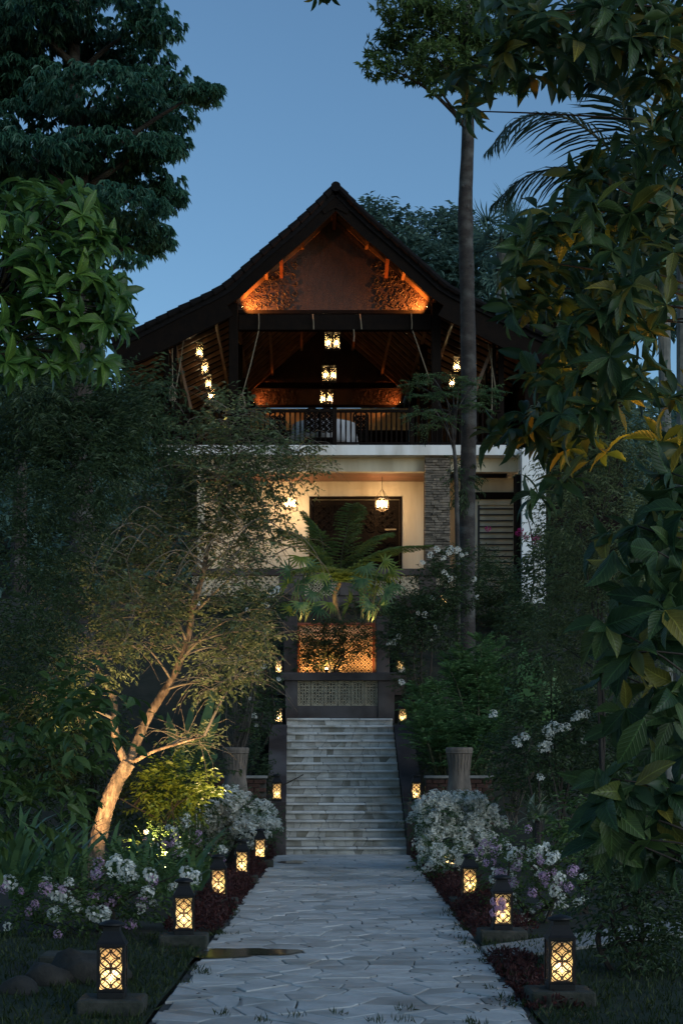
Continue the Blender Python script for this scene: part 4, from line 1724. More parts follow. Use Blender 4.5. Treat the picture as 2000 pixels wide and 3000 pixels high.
# hanging glass lanterns
def hang_proto():
    t = thing('hanging_lantern', 'x', 'lantern', (0, 0, 0), local=True)
    rr_, h = 0.105, 0.46
    gg = Geo()
    for z0, z1, r1, r2 in ((-h / 2 - 0.03, -h / 2, 0.09, 0.112), (h / 2, h / 2 + 0.02, 0.116, 0.112)):
        lathe(gg, [(r1, z0), (r2, z0 + 0.006), (r2, z1), (r1 * 0.6, z1 + 0.003)], 6)
    for k in range(6):
        a_ = 2 * PI * k / 6
        tube(gg, [(rr_ * math.cos(a_), rr_ * math.sin(a_), -h / 2), (rr_ * math.cos(a_), rr_ * math.sin(a_), h / 2)], 0.006, 5)
    gg.obj('frame', M['bronze'], t)
    gg = Geo()
    for k in range(6):
        a_ = 2 * PI * k / 6
        q = np.linspace(0, PI / 2, 7)
        tube(gg, np.stack([0.10 * np.cos(q) * math.cos(a_), 0.10 * np.cos(q) * math.sin(a_), h / 2 + 0.02 + 0.17 * np.sin(q)], 1), 0.006, 5)
    lathe(gg, [(0.02, h / 2 + 0.18), (0.03, h / 2 + 0.195), (0.02, h / 2 + 0.21), (0.008, h / 2 + 0.23)], 8)
    gg.obj('dome_cage', M['bronze'], t)
    gg = Geo()
    a_, b_ = 0.0, PI / 3
    k_ = rr_ * 0.97
    gg.add([(k_ * math.cos(a_), k_ * math.sin(a_), -h / 2 + 0.002), (k_ * math.cos(b_), k_ * math.sin(b_), -h / 2 + 0.002), (k_ * math.cos(b_), k_ * math.sin(b_), h / 2 - 0.002), (k_ * math.cos(a_), k_ * math.sin(a_), h / 2 - 0.002)], [(0, 1, 2), (0, 2, 3)])
    pm = gg.mesh('glass_pane', M['glass'])
    for k in range(6):
        put('glass_pane', pm, t, Matrix.Rotation(k * PI / 3, 4, 'Z'))
    gg = Geo()
    sphere(gg, (0, 0, -0.05), 0.032, 6, (1, 1, 1.6))
    gg.obj('bulb', M['bulbw'], t, smooth=True)
    gg = Geo()
    tube(gg, [(0, 0, h / 2 + 0.22), (0, 0, 1.15)], 0.008, 4)
    gg.obj('chain', M['bronze'], t)
    l = bpy.data.lights.new('hanging_glow', 'POINT')
    l.energy = 36
    l.color = (1.0, 0.60, 0.26)
    l.shadow_soft_size = 0.03
    lo = bpy.data.objects.new('hanging_glow', l)
    COL.objects.link(lo)
    lo.parent = t
    lo.location = (0, 0, -0.05)
    return t


h0 = hang_proto()
first = True
rows = [('centre row, left of the front pair', 754, 783, 46.0, 0), ('centre row, right of the front pair', 773, 783, 46.0, 0),
        ('centre row, left of the middle pair', 747, 858, 49.7, 0), ('centre row, right of the middle pair', 765, 858, 49.7, 0),
        ('centre row, left of the rear pair', 741, 912, 52.8, 0), ('centre row, right of the rear pair', 757, 912, 52.8, 0),
        ('left bay, first and topmost of the receding row', 458, 806, 46.0, 1), ('left bay, second of the receding row', 471, 842, 47.9, 1),
        ('left bay, third of the receding row', 479, 878, 49.9, 1), ('left bay, last and lowest of the receding row', 485, 905, 51.4, 1),
        ('right bay, upper one beside the tall trunk', 1048, 838, 47.7, 1), ('right bay, lower one beside the tall trunk', 1038, 876, 49.7, 1)]
for label, px_, py_, D, grp in rows:
    q = at(px_, py_, D)
    t = h0 if first else copy_tree(h0)
    first = False
    t.location = flat(q)
    t.rotation_euler.z = rng.uniform(0, 1)
    tag(t, 'glass hanging lantern, ' + label, 'lantern', 'glass lanterns hanging over the balcony')
    if 'rear' in label:
        for ch_ in t.children:
            if ch_.type == 'LIGHT':
                ch_.data = ch_.data.copy()
                ch_.data.energy = 120.0
    if grp:
        for ch_ in t.children:
            if ch_.type == 'LIGHT':
                ch_.data = ch_.data.copy()
                ch_.data.energy = 18.0
                ch_.data.color = (1.0, 0.5, 0.18)


def chandelier(label, px_, py_):
    D = 45.0
    q = at(px_, py_, D)
    t = thing('chandelier', label, 'chandelier', q, 'chandeliers under the porch ceiling')
    x, y, z = q
    gg = Geo()
    a_ = np.linspace(0, 2 * PI, 25)
    for rr_, zz_, w in ((0.20, 0.14, 0.012), (0.17, -0.13, 0.010)):
        tube(gg, np.stack([x + rr_ * np.cos(a_), y + rr_ * np.sin(a_), np.full(25, z + zz_)], 1), w, 6, cap=False)
    for k in range(6):
        c_, s_ = math.cos(k * PI / 3), math.sin(k * PI / 3)
        tube(gg, [(x + .2 * c_, y + .2 * s_, z + 0.14), (x + .17 * c_, y + .17 * s_, z - 0.13), (x + 0.02 * c_, y + .02 * s_, z - 0.2)], 0.006, 5)
        tube(gg, [(x + .2 * c_, y + .2 * s_, z + 0.14), (x, y, z + 0.42)], 0.005, 4)
    tube(gg, [(x, y, z + 0.40), (x, y, z_b + 0.03)], 0.008, 5)
    gg.obj('frame', M['bronze'], t)
    for k in range(6):
        c_, s_ = math.cos(k * PI / 3 + .5), math.sin(k * PI / 3 + .5)
        gg = Geo()
        lathe(gg, [(0.035, -0.1), (0.05, -0.02), (0.048, 0.10)], 8, (x + .12 * c_, y + .12 * s_, z))
        gg.obj('glass_shade', M['glass'], t)
        gg = Geo()
        sphere(gg, (x + .12 * c_, y + .12 * s_, z - 0.02), 0.022, 6, (1, 1, 1.4))
        gg.obj('bulb', M['bulbw'], t)
    l = bpy.data.lights.new('chandelier_glow', 'POINT')
    l.energy = 80
    l.color = (1.0, 0.63, 0.30)
    l.shadow_soft_size = 0.15
    lo = bpy.data.objects.new('chandelier_glow', l)
    COL.objects.link(lo)
    adopt(lo, t)
    lo.location = (x, y, z - 0.0)


chandelier('glass candle chandelier at the right of the porch before the door', 877, 1158)
chandelier('glass candle chandelier at the left of the porch behind leaves', 666, 1156)


def uplight(label, loc, aim, e, col, spread=110, blend=0.8, soft=0.03, vis=0.02, bulb='bulb', r=0.035, stake=False, hang=None):
    """small garden or eave uplight: a housing, a lens and its lamp"""
    loc, aim = np.asarray(loc, float), np.asarray(aim, float)
    d = norm(aim - loc)
    t = thing('uplight', label, 'light', loc)
    gg = Geo()
    tube(gg, [loc - d * 0.14, loc - d * 0.03, loc - d * 0.012], [r * 0.8, r, r * 1.1], 10)
    gg.obj('housing', M['black'], t)
    if stake:
        hang = (loc[0], loc[1], gz(loc[0], loc[1]) - 0.05)
    if hang is not None:
        gg = Geo()
        tube(gg, [loc - d * 0.10, np.asarray(hang, float)], 0.012, 5)
        gg.obj('stake', M['black'], t)
    gg = Geo()
    sphere(gg, loc, vis, 6)
    gg.obj('lens', M[bulb], t, smooth=True)
    l = bpy.data.lights.new('uplight_glow', 'SPOT')
    l.energy = e
    l.color = col
    l.spot_size = R(spread)
    l.spot_blend = blend
    l.shadow_soft_size = soft
    lo = bpy.data.objects.new('uplight_glow', l)
    COL.objects.link(lo)
    lo.location = loc + d * (vis + 0.01)
    lo.rotation_euler = Vector(d).to_track_quat('-Z', 'Y').to_euler()
    return t


# gable uplights in the two lower corners of each carved gable
for s, nm in ((-1, 'left'), (1, 'right')):
    gx_ = gxl if s < 0 else 2 * HX - gxl
    uplight('small amber uplight in the %s corner of the front carved gable' % nm, (gx_ - s * 0.20, GYF - 0.30, gzb + 0.06), (gx_ - s * 1.3, GYF + 0.05, gzb + 0.6), 360, (1.0, 0.32, 0.06), 150, 1.0, vis=0.006)
    bx_ = bxl if s < 0 else 2 * HX - bxl
    uplight('small amber uplight in the %s corner of the rear carved gable' % nm, (bx_ - s * 0.10, YW - 0.30, bzb + 0.08), (bx_ - s * 1.5, YW + 0.1, bzb + 1.0), 70, (1.0, 0.28, 0.06), 150, 1.0, vis=0.006)
# niche uplight
for px_, nm in ((705, 'left'), (775, 'middle')):
    uplight('small spotlight hidden at the %s foot of the orange niche' % nm, at(px_, 1546, 36.62), at(px_, 1440, 37.1), 40, (1.0, 0.45, 0.14), 150, 1.0, vis=0.006)
q = at(750, 1538, 36.15)
uplight('bright spotlight at the foot of the orange niche', q, (q[0] + 0.1, D2 + 0.3, q[2] + 0.9), 30, (1.0, 0.50, 0.17), 160, 1.0, vis=0.035, bulb='bulbw')
uplight('small spotlight hidden at the right foot of the orange niche', at(845, 1546, 36.62), (nx1 - 0.25, D2 + 0.2, nz1), 40, (1.0, 0.45, 0.14), 140, 1.0, vis=0.006)


# ------------------------------------------------------------------ trees and plants
def plant(name, label, cat, x, y, z=None, group=None):
    return thing(name, label, cat, (x, y, gz(x, y) if z is None else z), group)


def crown_from(g, clumps, per, L, W, m=8, ln=0.35, ang=60, droop=0.3, kind='d', up=0.35, shell=0.3):
    for c, r in clumps:
        k = max(4, int(per * (r[0] * r[2]) ** 0.9 * 3.0))
        p, u = ellip(k, c, r, shell)
        d = u + rng.normal(size=u.shape) * 0.5 + np.array((0, 0, up))
        sprays(g, p, d, ln * (0.7 + 0.6 * rng.random(k)), m, L, W, ang, droop, kind)


# --- tall layered tree at the upper left
D = 34.0
q = at(188, 880, D)
t = plant('tall_layered_tree', 'tall dark tree with tiers of drooping leaves at the upper left against the sky', 'tree', q[0], D)
tc = [(60, 30, 160, 55), (230, 15, 160, 40), (350, 55, 75, 42), (100, 110, 180, 42), (290, 128, 120, 40), (50, 190, 150, 42), (220, 208, 170, 42), (370, 190, 105, 34), (470, 208, 55, 24),
      (120, 280, 160, 40), (300, 280, 120, 34), (395, 258, 60, 32), (60, 350, 150, 38), (230, 350, 150, 38), (362, 335, 62, 38), (150, 412, 165, 36), (325, 412, 100, 34), (415, 325, 26, 20),
      (250, 470, 145, 36), (375, 448, 55, 38), (300, 530, 110, 34), (362, 560, 42, 22), (215, 520, 90, 34), (60, -60, 200, 50), (250, -70, 170, 50), (-60, 120, 120, 160), (-60, 330, 120, 120), (300, 590, 40, 18), (50, 460, 120, 60)]
cl = pclumps(tc, D, 1.2, 1.0)
tr = Geo()
spine = spline([q + np.array((0, 0, -7.0)), q, at(200, 640, D), at(185, 400, D), at(170, 150, D), at(180, -150, D)], 6)
tube(tr, spine, np.linspace(0.27, 0.10, len(spine)), 10)
limbs(tr, spine[8:], cl, 0.09, 0.015, 5, 0.05)
tr.obj('trunk', M['bark'], t, smooth=True)
cr = Geo()
for c, r in cl:
    k = int(260 * r[0] * r[2] * 2.6 * rng.uniform(.6, 1.3))
    # flat tiers: more sprays near the top surface, hanging at the rim
    p, u = ellip(k, c, r * np.array((1, 1, 0.8)), 0.25)
    d = u * np.array((1, 1, .25)) + rng.normal(size=u.shape) * 0.45 + np.array((0, 0, 0.12))
    P, Dn, N = whorl_dirs(p, d, 7, 46, 1.15)
    ll = 0.22 * (0.7 + 0.5 * rng.random(len(P)))
    leaves(cr, P, Dn, N, ll, ll * 0.27, 'd', np.repeat(rng.random(k), 7) * .6 + rng.random(len(P)) * .4)
cr.obj('crown', M['Ltall'], t)

# --- slender tall tree on the right of the centre
D = 36.0
q = at(1071, 1470, D)
t = plant('slender_tree', 'tall slender tree with a bare grey trunk in front of the house right of centre', 'tree', q[0], D)
tr = Geo()
spine = spline([q + np.array((0, 0, -1.5)), q, at(1072, 1200, D), at(1076, 950, D), at(1073, 700, D), at(1068, 480, D), at(1074, 300, D), at(1070, 120, D), at(1072, -120, D)], 8)
rad = np.interp(np.linspace(0, 1, len(spine)), [0, 0.3, 0.6, 0.8, 1], [0.205, 0.175, 0.165, 0.125, 0.09]) * (1 + 0.03 * rng.normal(size=len(spine)))
tube(tr, spine, rad, 14)
tc = [(960, 60, 90, 50), (900, 110, 60, 40), (870, 150, 45, 26), (1000, 130, 80, 45), (960, 160, 60, 30), (1060, 60, 90, 60), (1130, 100, 80, 60), (1040, 170, 50, 40), (930, 10, 80, 40), (1020, -20, 120, 60), (1150, 20, 90, 60), (1110, 180, 60, 40), (1000, 195, 40, 14), (1190, 160, 60, 50), (1080, 215, 30, 20)]
cl = pclumps(tc, D, 1.0, 1.0)
limbs(tr, spine[36:], cl, 0.06, 0.012, 5, 0.1)
# short knots on the trunk
for _ in range(9):
    i = rng.integers(10, 44)
    a_ = rng.random() * 6.28
    sphere(tr, spine[i] + rad[i] * 0.9 * np.array((math.cos(a_), math.sin(a_), 0)), 0.035, 5, (1, 1, 1.5))
tr.obj('trunk', M['bark'], t, smooth=True)
cr = Geo()
for c, r in cl:
    k = int(170 * r[0] * r[2] * 2.2)
    p, u = ellip(k, c, r, 0.3)
    d = u * np.array((1, 1, .4)) + rng.normal(size=u.shape) * 0.45
    P, Dn, N = whorl_dirs(p, d, 7, 60, 0.45)
    ll = 0.17 * (0.7 + 0.5 * rng.random(len(P)))
    leaves(cr, P, Dn, N, ll, ll * 0.3, 'd', np.repeat(rng.random(k), 7) * .6 + rng.random(len(P)) * .4)
cr.obj('crown', M['Lmid'], t)
ep = Geo()
p, u = ellip(60, at(1062, 1100, D - 0.2), np.array((0.25, 0.25, 0.5)), 0.2)
sprays(ep, p, u + np.array((0, 0, -0.4)), 0.3, 8, 0.12, 0.22, 50, 0.5)
ep.obj('hanging_fern', M['Ldark'], t, kind='stuff')

# slim feathery sapling beside that trunk
D = 35.0
q = at(1052, 1250, D)
t = plant('feathery_sapling', 'slim sapling with feathery pale green sprays beside the slender trunk', 'tree', q[0], D)
tr = Geo()
sp_ = spline([(q[0], D, gz(q[0], D) - 0.2), at(1050, 1250, D), at(1046, 1080, D), at(1040, 1000, D), at(1045, 930, D)], 6)
tube(tr, sp_, np.linspace(0.06, 0.025, len(sp_)), 6)
cr = Geo()
for (xa, ya) in ((950, 880), (975, 910), (990, 860), (1010, 900), (1060, 870), (1090, 880), (1110, 905), (1130, 895), (960, 950), (985, 975), (1020, 960), (1070, 930), (1000, 940), (1100, 930), (1040, 900)):
    e = at(xa, ya, D + rng.uniform(-.5, .5))
    m_ = (sp_[-4] + e) / 2 + np.array((0, 0, 0.10))
    tube(tr, spline([sp_[rng.integers(12, len(sp_) - 1)], m_, e], 4), np.linspace(0.018, 0.006, 9), 4)
    k = 12
    dirs = np.stack([rng.normal(size=k) * 1.0, rng.normal(size=k) * 0.8, rng.uniform(-0.35, 0.25, k)], 1)
    sprays(cr, np.repeat(e[None], k, 0), dirs, 0.42, 18, 0.075, 0.28, 70, 0.25)
tr.obj('trunk', M['bark'], t, smooth=True)
cr.obj('crown', M['Lstrap'], t)


# --- foreground trees with large single leaves
def single_leaves(owner, P, Dn, N, L, W, mat_one, mat_rest, nmax=300, kind='o'):
    """nearest/largest leaves as objects of their own, the rest joined into one part"""
    me = []
    for v in range(4):
        gg = Geo()
        TV = TEMPL['o'][0].copy()
        TV[:, 2] *= (0.6 + 0.5 * v)
        TV[:, 0] *= (0.9 + 0.1 * v)
        V = TV
        gg.add(V, TEMPL['o'][1], np.zeros(14))
        me.append(gg.mesh('leaf', mat_one, True))
    n = len(P)
    Dn = norm(Dn)
    X = norm(np.cross(Dn, N))
    Nn = np.cross(X, Dn)
    # the largest in the picture first, inside the frame only
    px = VX + P[:, 0] * F / P[:, 1]
    py = HY - (P[:, 2] - EYE) * F / P[:, 1]
    inside = (px > -40) & (px < 1610) & (py > -40) & (py < 2390)
    score = L / P[:, 1] * np.where(inside, 1, 0.01) * (1 + 0.3 * (1 / P[:, 1]))
    score = score - 0.002 * (P[:, 1] - P[:, 1].min())
    order = np.argsort(-score)
    for i in order[:nmax]:
        Mx = Matrix((( *(X[i] * W[i])[:1], (Dn[i] * L[i])[0], (Nn[i] * L[i])[0], P[i][0]), (X[i][1] * W[i], Dn[i][1] * L[i], Nn[i][1] * L[i], P[i][1]), (X[i][2] * W[i], Dn[i][2] * L[i], Nn[i][2] * L[i], P[i][2]), (0, 0, 0, 1)))
        put('leaf', me[i % 4], owner, Mx)
    o = order[nmax:]
    if len(o):
        gg = Geo()
        leaves(gg, P[o], Dn[o], N[o], L[o], W[o], kind)
        gg.obj('foliage', mat_rest, owner, smooth=True, kind='stuff')


# bright broad-leaved tree at left
D = 12.0
t = plant('broadleaf_tree', 'bright green broad-leaved tree leaning in at the left edge', 'tree', -2.9, D)
tips = []
for (x, y, rx, ry, n_) in ((60, 480, 70, 50, 14), (160, 490, 70, 40, 12), (40, 560, 60, 60, 12), (150, 570, 80, 50, 16), (230, 560, 50, 50, 9), (60, 650, 70, 60, 14), (170, 660, 80, 50, 16), (240, 640, 45, 40, 9), (285, 680, 20, 18, 3), (100, 740, 90, 40, 14), (220, 735, 70, 30, 12), (265, 720, 26, 18, 3), (60, 830, 60, 40, 8), (150, 820, 60, 30, 7), (205, 790, 30, 30, 3), (0, 740, 40, 60, 8), (230, 850, 30, 30, 2)):
    for _ in range(int(n_ * 1.5)):
        tips.append(at(x + rng.normal() * rx * .55, y + rng.normal() * ry * .55, D + rng.uniform(-0.8, 0.8)))
tips = np.array(tips)
d = norm(tips - np.array((-2.6, D, 4.6))) + np.array((0.1, -0.25, 0.35)) + rng.normal(size=tips.shape) * 0.35
P, Dn, N = whorl_dirs(tips, d, 8, 66, 0.28)
L = 0.150 * (0.6 + 0.8 * rng.random(len(P)))
single_leaves(t, P, Dn, N, L, L * 0.36, M['LbroadO'], M['Lbroad'])
tr = Geo()
sp_ = spline([(-3.1, D, gz(-3.1, D) - 0.2), (-3.0, D, 2.2), (-2.75, D, 3.8), (-2.2, D, 5.0)], 6)
tube(tr, sp_, np.linspace(0.10, 0.05, len(sp_)), 8)
limbs(tr, sp_[6:], [(p, None) for p in tips[::3]], 0.012, 0.005, 4, 0.1)
tr.obj('trunk', M['darkbark'], t, smooth=True)

# foreground tree with glossy leaves down the right side
D = 9.0
t = plant('glossy_leaf_tree', 'foreground tree with large glossy dark leaves filling the right side', 'tree', 3.2, D)
tips = []
for (x, y, rx, ry, n_, dz) in (
        # canopy along the top right, dark against the sky
        (1150, 60, 70, 40, 7, 0.3), (1250, 50, 80, 50, 10, 0.4), (1350, 40, 80, 50, 10, 0.4), (1450, 60, 80, 60, 12, 0.5), (1540, 100, 60, 80, 10, 0.5), (1200, 150, 60, 40, 8, 0.3), (1120, 170, 40, 30, 4, 0.3), (1080, 240, 18, 22, 3, 0.2), (1290, 120, 70, 50, 8, 0.4), (1400, 110, 50, 40, 5, 0.4), (1520, 200, 60, 70, 9, 0.5), (1320, 175, 20, 20, 2, 0.2), (1420, 60, 60, 60, 5, 0.5),
        (1500, 20, 80, 40, 9, 0.5), (1380, 10, 80, 30, 7, 0.5), (1560, 290, 30, 60, 6, 0.5), (1220, 20, 80, 30, 6, 0.4),
        # column of foliage below it
        (1530, 330, 50, 60, 9, 0.6), (1500, 430, 60, 60, 12, 0.6), (1400, 400, 60, 40, 9, 0.5), (1340, 430, 50, 30, 6, 0.4), (1350, 490, 80, 50, 14, 0.6), (1460, 530, 80, 60, 14, 0.6), (1250, 520, 60, 50, 9, 0.5), (1200, 600, 50, 40, 7, 0.5), (1300, 610, 80, 50, 12, 0.6), (1410, 640, 80, 60, 14, 0.7), (1520, 640, 50, 60, 7, 0.6), (1170, 670, 40, 30, 5, 0.4), (1260, 700, 60, 40, 9, 0.5),
        (1360, 740, 80, 50, 12, 0.7), (1470, 740, 50, 60, 8, 0.7), (1290, 800, 60, 50, 10, 0.6), (1390, 830, 70, 50, 11, 0.7), (1450, 860, 40, 40, 6, 0.6), (1270, 890, 50, 40, 8, 0.5), (1340, 930, 60, 40, 9, 0.6), (1220, 940, 40, 30, 6, 0.4), (1160, 985, 40, 26, 5, 0.3), (1260, 1000, 60, 40, 8, 0.4), (1340, 1020, 50, 40, 6, 0.5), (1290, 1110, 40, 40, 4, 0.4), (1230, 1150, 25, 25, 2, 0.3), (1380, 900, 60, 60, 6, 0.6),
        # outer right edge
        (1545, 900, 30, 60, 6, 0.4), (1550, 1030, 30, 60, 6, 0.4)):
    for _ in range(int(n_ * 0.85 + 0.5)):
        tips.append(at(x + rng.normal() * rx * .55, y + rng.normal() * ry * .55, D + 1.0 + rng.uniform(-1, 1) * dz * 1.6))
tips = np.array(tips)
d = np.array((-0.25, -0.35, 0.25)) + rng.normal(size=tips.shape) * 0.45
P, Dn, N = whorl_dirs(tips, d, 7, 72, 0.35)
L = 0.205 * (0.55 + 0.65 * rng.random(len(P)))
single_leaves(t, P, Dn, N, L, L * 0.33, M['LforeO'], M['Lfore'])
tr = Geo()
sp_ = spline([(3.3, D, -0.2), (3.2, D + 0.2, 2.0), (3.05, D + 0.6, 4.2), (2.7, D + 1.0, 5.6), (2.3, D + 1.0, 6.5)], 8)
tube(tr, sp_, np.linspace(0.13, 0.05, len(sp_)), 10)
limbs(tr, sp_[6:], [(p, None) for p in tips[::9] if p[2] > 4.4], 0.010, 0.004, 4, 0.12)
tr.obj('trunk', M['darkbark'], t, smooth=True)
# a single dangling cluster at the very top
t = plant('overhanging_branch', 'leafy branch tip hanging into the top edge of the sky', 'branch', 3.0, 8.6, z=6.0)
tips = np.array([at(725, -12, 9.0), at(760, -14, 9.0), at(745, -22, 9.1)])
P, Dn, N = whorl_dirs(tips, np.repeat(np.array([(0, -0.1, -1.0)]), 3, 0), 4, 55, 0.3)
gg = Geo()
leaves(gg, P, Dn, N, 0.07 + 0.02 * rng.random(len(P)), 0.03, 'o')
gg.obj('foliage', M['Lfore'], t)
gg = Geo()
tube(gg, [tips[1], at(790, -60, 9), at(1000, -160, 9.4), (3.0, 9.4, 6.6)], [0.004, 0.006, 0.012, 0.02], 5)
gg.obj('twig', M['bark'], t)

# big-leaved shrub on the right edge, lower
D = 8.2
t = plant('large_leaf_shrub', 'large-leaved shrub at the right edge with long hanging leaves lower down', 'shrub', 2.6, D)
tips = []
for (x, y, rx, ry, n_) in ((1540, 1180, 35, 50, 6), (1500, 1260, 50, 40, 7), (1430, 1250, 40, 40, 4), (1540, 1330, 40, 60, 7), (1460, 1380, 50, 50, 6), (1400, 1430, 30, 30, 3), (1530, 1450, 50, 60, 8), (1450, 1500, 50, 40, 6), (1390, 1520, 20, 30, 2), (1530, 1580, 40, 60, 6), (1440, 1620, 40, 40, 3), (1540, 1700, 40, 60, 6), (1470, 1780, 40, 40, 3), (1530, 1820, 50, 50, 7), (1440, 1850, 50, 40, 6), (1400, 1810, 30, 30, 3), (1500, 1920, 60, 40, 7), (1390, 1930, 30, 30, 3), (1560, 1960, 30, 40, 4), (1550, 1090, 30, 40, 4)):
    for _ in range(n_):
        tips.append(at(x + rng.normal() * rx * .5, y + rng.normal() * ry * .5, D + rng.uniform(-0.5, 0.8)))
tips = np.array(tips)
d = np.array((-0.35, -0.4, 0.1)) + rng.normal(size=tips.shape) * 0.45
P, Dn, N = whorl_dirs(tips, d, 4, 62, 0.55)
L = 0.20 * (0.7 + 0.6 * rng.random(len(P)))
single_leaves(t, P, Dn, N, L, L * 0.46, M['LforeO'], M['Lfore'])
q = at(1480, 1648, 7.6)
me_ = Geo().add(TEMPL['o'][0], TEMPL['o'][1], np.zeros(14)).mesh('leaf', M['LforeO'], True)
put('leaf', me_, t, Matrix.Translation(q) @ Matrix.Rotation(R(-152), 4, 'Y') @ Matrix.Rotation(R(85), 4, 'X') @ Matrix.Diagonal((0.125, 0.25, 0.2, 1)))
tr = Geo()
for k in range(7):
    x0 = 2.3 + 0.13 * k
    tube(tr, spline([(x0, D + 0.2 * rng.normal(), -0.1), (x0 - 0.1, D, 1.0), (x0 - 0.25 + 0.15 * rng.normal(), D, 2.0), (x0 - 0.3, D, 2.9)], 5), np.linspace(0.022, 0.008, 16), 5)
sp_ = spline([(2.4, D, 0), (2.3, D, 1.3), (2.2, D, 2.6), (2.1, D, 3.2)], 6)
limbs(tr, sp_, [(p, None) for p in tips[::2]], 0.008, 0.004, 4, 0.1)
tr.obj('stem', M['darkbark'], t, smooth=True)

# --- palm behind the glossy tree
D = 24.0
q = at(1518, 600, D)
t = plant('tall_palm', 'tall palm with feathered fronds, pale crownshaft and ringed trunk at the right', 'palm', q[0], D)
gz0 = gz(q[0], D)
tr = Geo()
base_ = at(1530, 1000, D)
zs_ = np.linspace(gz0 - 0.1, at(0, 722, D)[2], 40)
xs_ = np.interp(zs_, [gz0, at(0, 722, D)[2]], [q[0] + 0.1, q[0] + 0.04])
tube(tr, np.stack([xs_, np.full(40, D), zs_], 1), 0.085 + 0.006 * (np.arange(40) % 2), 12)
tr.obj('trunk', M['palmtrunk'], t)
zz_ = np.linspace(at(0, 720, D)[2], at(0, 590, D)[2], 8)
gg = Geo()
tube(gg, np.stack([np.full(8, q[0] + .02), np.full(8, D), zz_], 1), [0.10, 0.115, 0.115, 0.105, 0.095, 0.08, 0.07, 0.05], 12)
gg.obj('crownshaft', M['crownshaft'], t, smooth=True)
top = at(1515, 585, D)
for pts_ in ([(1480, 440), (1330, 285), (1200, 270), (1115, 350)], [(1490, 480), (1360, 390), (1220, 400), (1130, 470)], [(1500, 400), (1440, 240), (1400, 180), (1330, 190)], [(1520, 380), (1520, 180), (1500, 80), (1440, 30)], [(1540, 400), (1600, 250), (1680, 220), (1760, 300)], [(1540, 450), (1640, 380), (1720, 420), (1790, 520)], [(1495, 400), (1440, 280), (1420, 190), (1390, 130)], [(1500, 500), (1420, 450), (1330, 480), (1270, 560)]):
    lf, rc = Geo(), Geo()
    yo = rng.uniform(-0.8, 0.8)
    C = [top] + [at(x, y, D + yo * (i + 1) / 4) for i, (x, y) in enumerate(pts_)]
    frond(lf, C, 70, 0.85, 0.042, 50, 0.30, 'b', rc, 0.03)
    o = lf.obj('frond', M['Lpalm'], t)
    rc.obj('rachis', M['stem'], o)
for px_, py_ in ((1566, 900),):
    q2 = at(1566, 800, 26.0)
    t2 = plant('second_palm', 'slim palm trunk at the far right edge behind the first palm', 'palm', q2[0], 26.0)
    gg = Geo()
    tube(gg, [(q2[0], 26, gz(q2[0], 26) - .1), (q2[0], 26, 10.5)], [0.10, 0.09], 10)
    gg.obj('trunk', M['palmtrunk'], t2)
    for k in range(7):
        a_ = k * 0.9
        lf = Geo()
        e = np.array((q2[0], 26, 10.5))
        frond(lf, [e, e + np.array((0.8 * math.cos(a_), 0.8 * math.sin(a_), 0.7)), e + np.array((1.7 * math.cos(a_), 1.7 * math.sin(a_), 0.5)), e + np.array((2.2 * math.cos(a_), 2.2 * math.sin(a_), -0.3))], 30, 0.5, 0.035)
        lf.obj('frond', M['Lpalm'], t2)

# --- the crooked uplit tree on the left
D = 22.0
q = at(222, 1955, D)
t = plant('crooked_tree', 'crooked small tree with a lit leaning trunk and tangled fine branches at left', 'tree', q[0], D)
tr = Geo()
s1 = spline([(q[0] - 0.05, D, gz(q[0], D) - 0.15), q, at(243, 1860, D), at(272, 1790, D), at(296, 1752, D)], 14)
bark_tube(tr, s1, np.interp(np.linspace(0, 1, len(s1)), [0, .3, 1], [0.150, 0.108, 0.092]) * (1 + 0.03 * rng.normal(size=len(s1))))
s2 = spline([at(293, 1760, D), at(272, 1715, D), at(262, 1660, D), at(262, 1610, D + .2), at(240, 1565, D + .3)], 6)
bark_tube(tr, s2, np.linspace(0.060, 0.032, len(s2)) * (1 + 0.08 * rng.normal(size=len(s2))), 14, 0.11)
s3 = spline([at(297, 1754, D), at(310, 1715, D + .2), at(345, 1640, D + .3), at(398, 1555, D + .4), at(430, 1465, D + .5), at(445, 1390, D + .5), at(466, 1320, D + .5), at(477, 1262, D + .5), at(500, 1200, D + .5), at(530, 1100, D + .5), at(530, 1010, D + .5)], 12)
bark_tube(tr, s3, np.linspace(0.066, 0.018, len(s3)) * (1 + 0.04 * rng.normal(size=len(s3))), 16, 0.11)
s4 = spline([at(310, 1748, D), at(355, 1725, D - .2), at(420, 1705, D - .3), at(470, 1690, D - .3)], 5)
tube(tr, s4, np.linspace(0.03, 0.01, len(s4)), 6)
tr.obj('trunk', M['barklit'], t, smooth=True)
tc = [(520, 965, 70, 38), (440, 1020, 75, 45), (560, 1020, 80, 40), (650, 1045, 70, 35), (700, 1075, 42, 28), (400, 1090, 70, 45), (500, 1090, 90, 50), (600, 1105, 80, 40), (345, 1150, 80, 45), (460, 1160, 90, 50), (580, 1170, 70, 40), (290, 1210, 70, 50), (400, 1230, 90, 50), (520, 1240, 80, 50), (605, 1235, 45, 45), (250, 1300, 70, 60), (350, 1310, 90, 60), (545, 1310, 55, 45), (300, 1400, 90, 60), (200, 1430, 60, 60), (385, 1400, 55, 60), (560, 1410, 65, 50), (600, 1450, 38, 38), (330, 1480, 80, 30), (520, 1490, 70, 40), (560, 1530, 50, 40), (220, 1520, 60, 45), (445, 1700, 55, 20), (480, 1570, 50, 30), (150, 1350, 60, 60), (150, 1600, 50, 50)]
cl = pclumps(tc, D + 0.4, 0.9, 1.2)
tw = Geo()
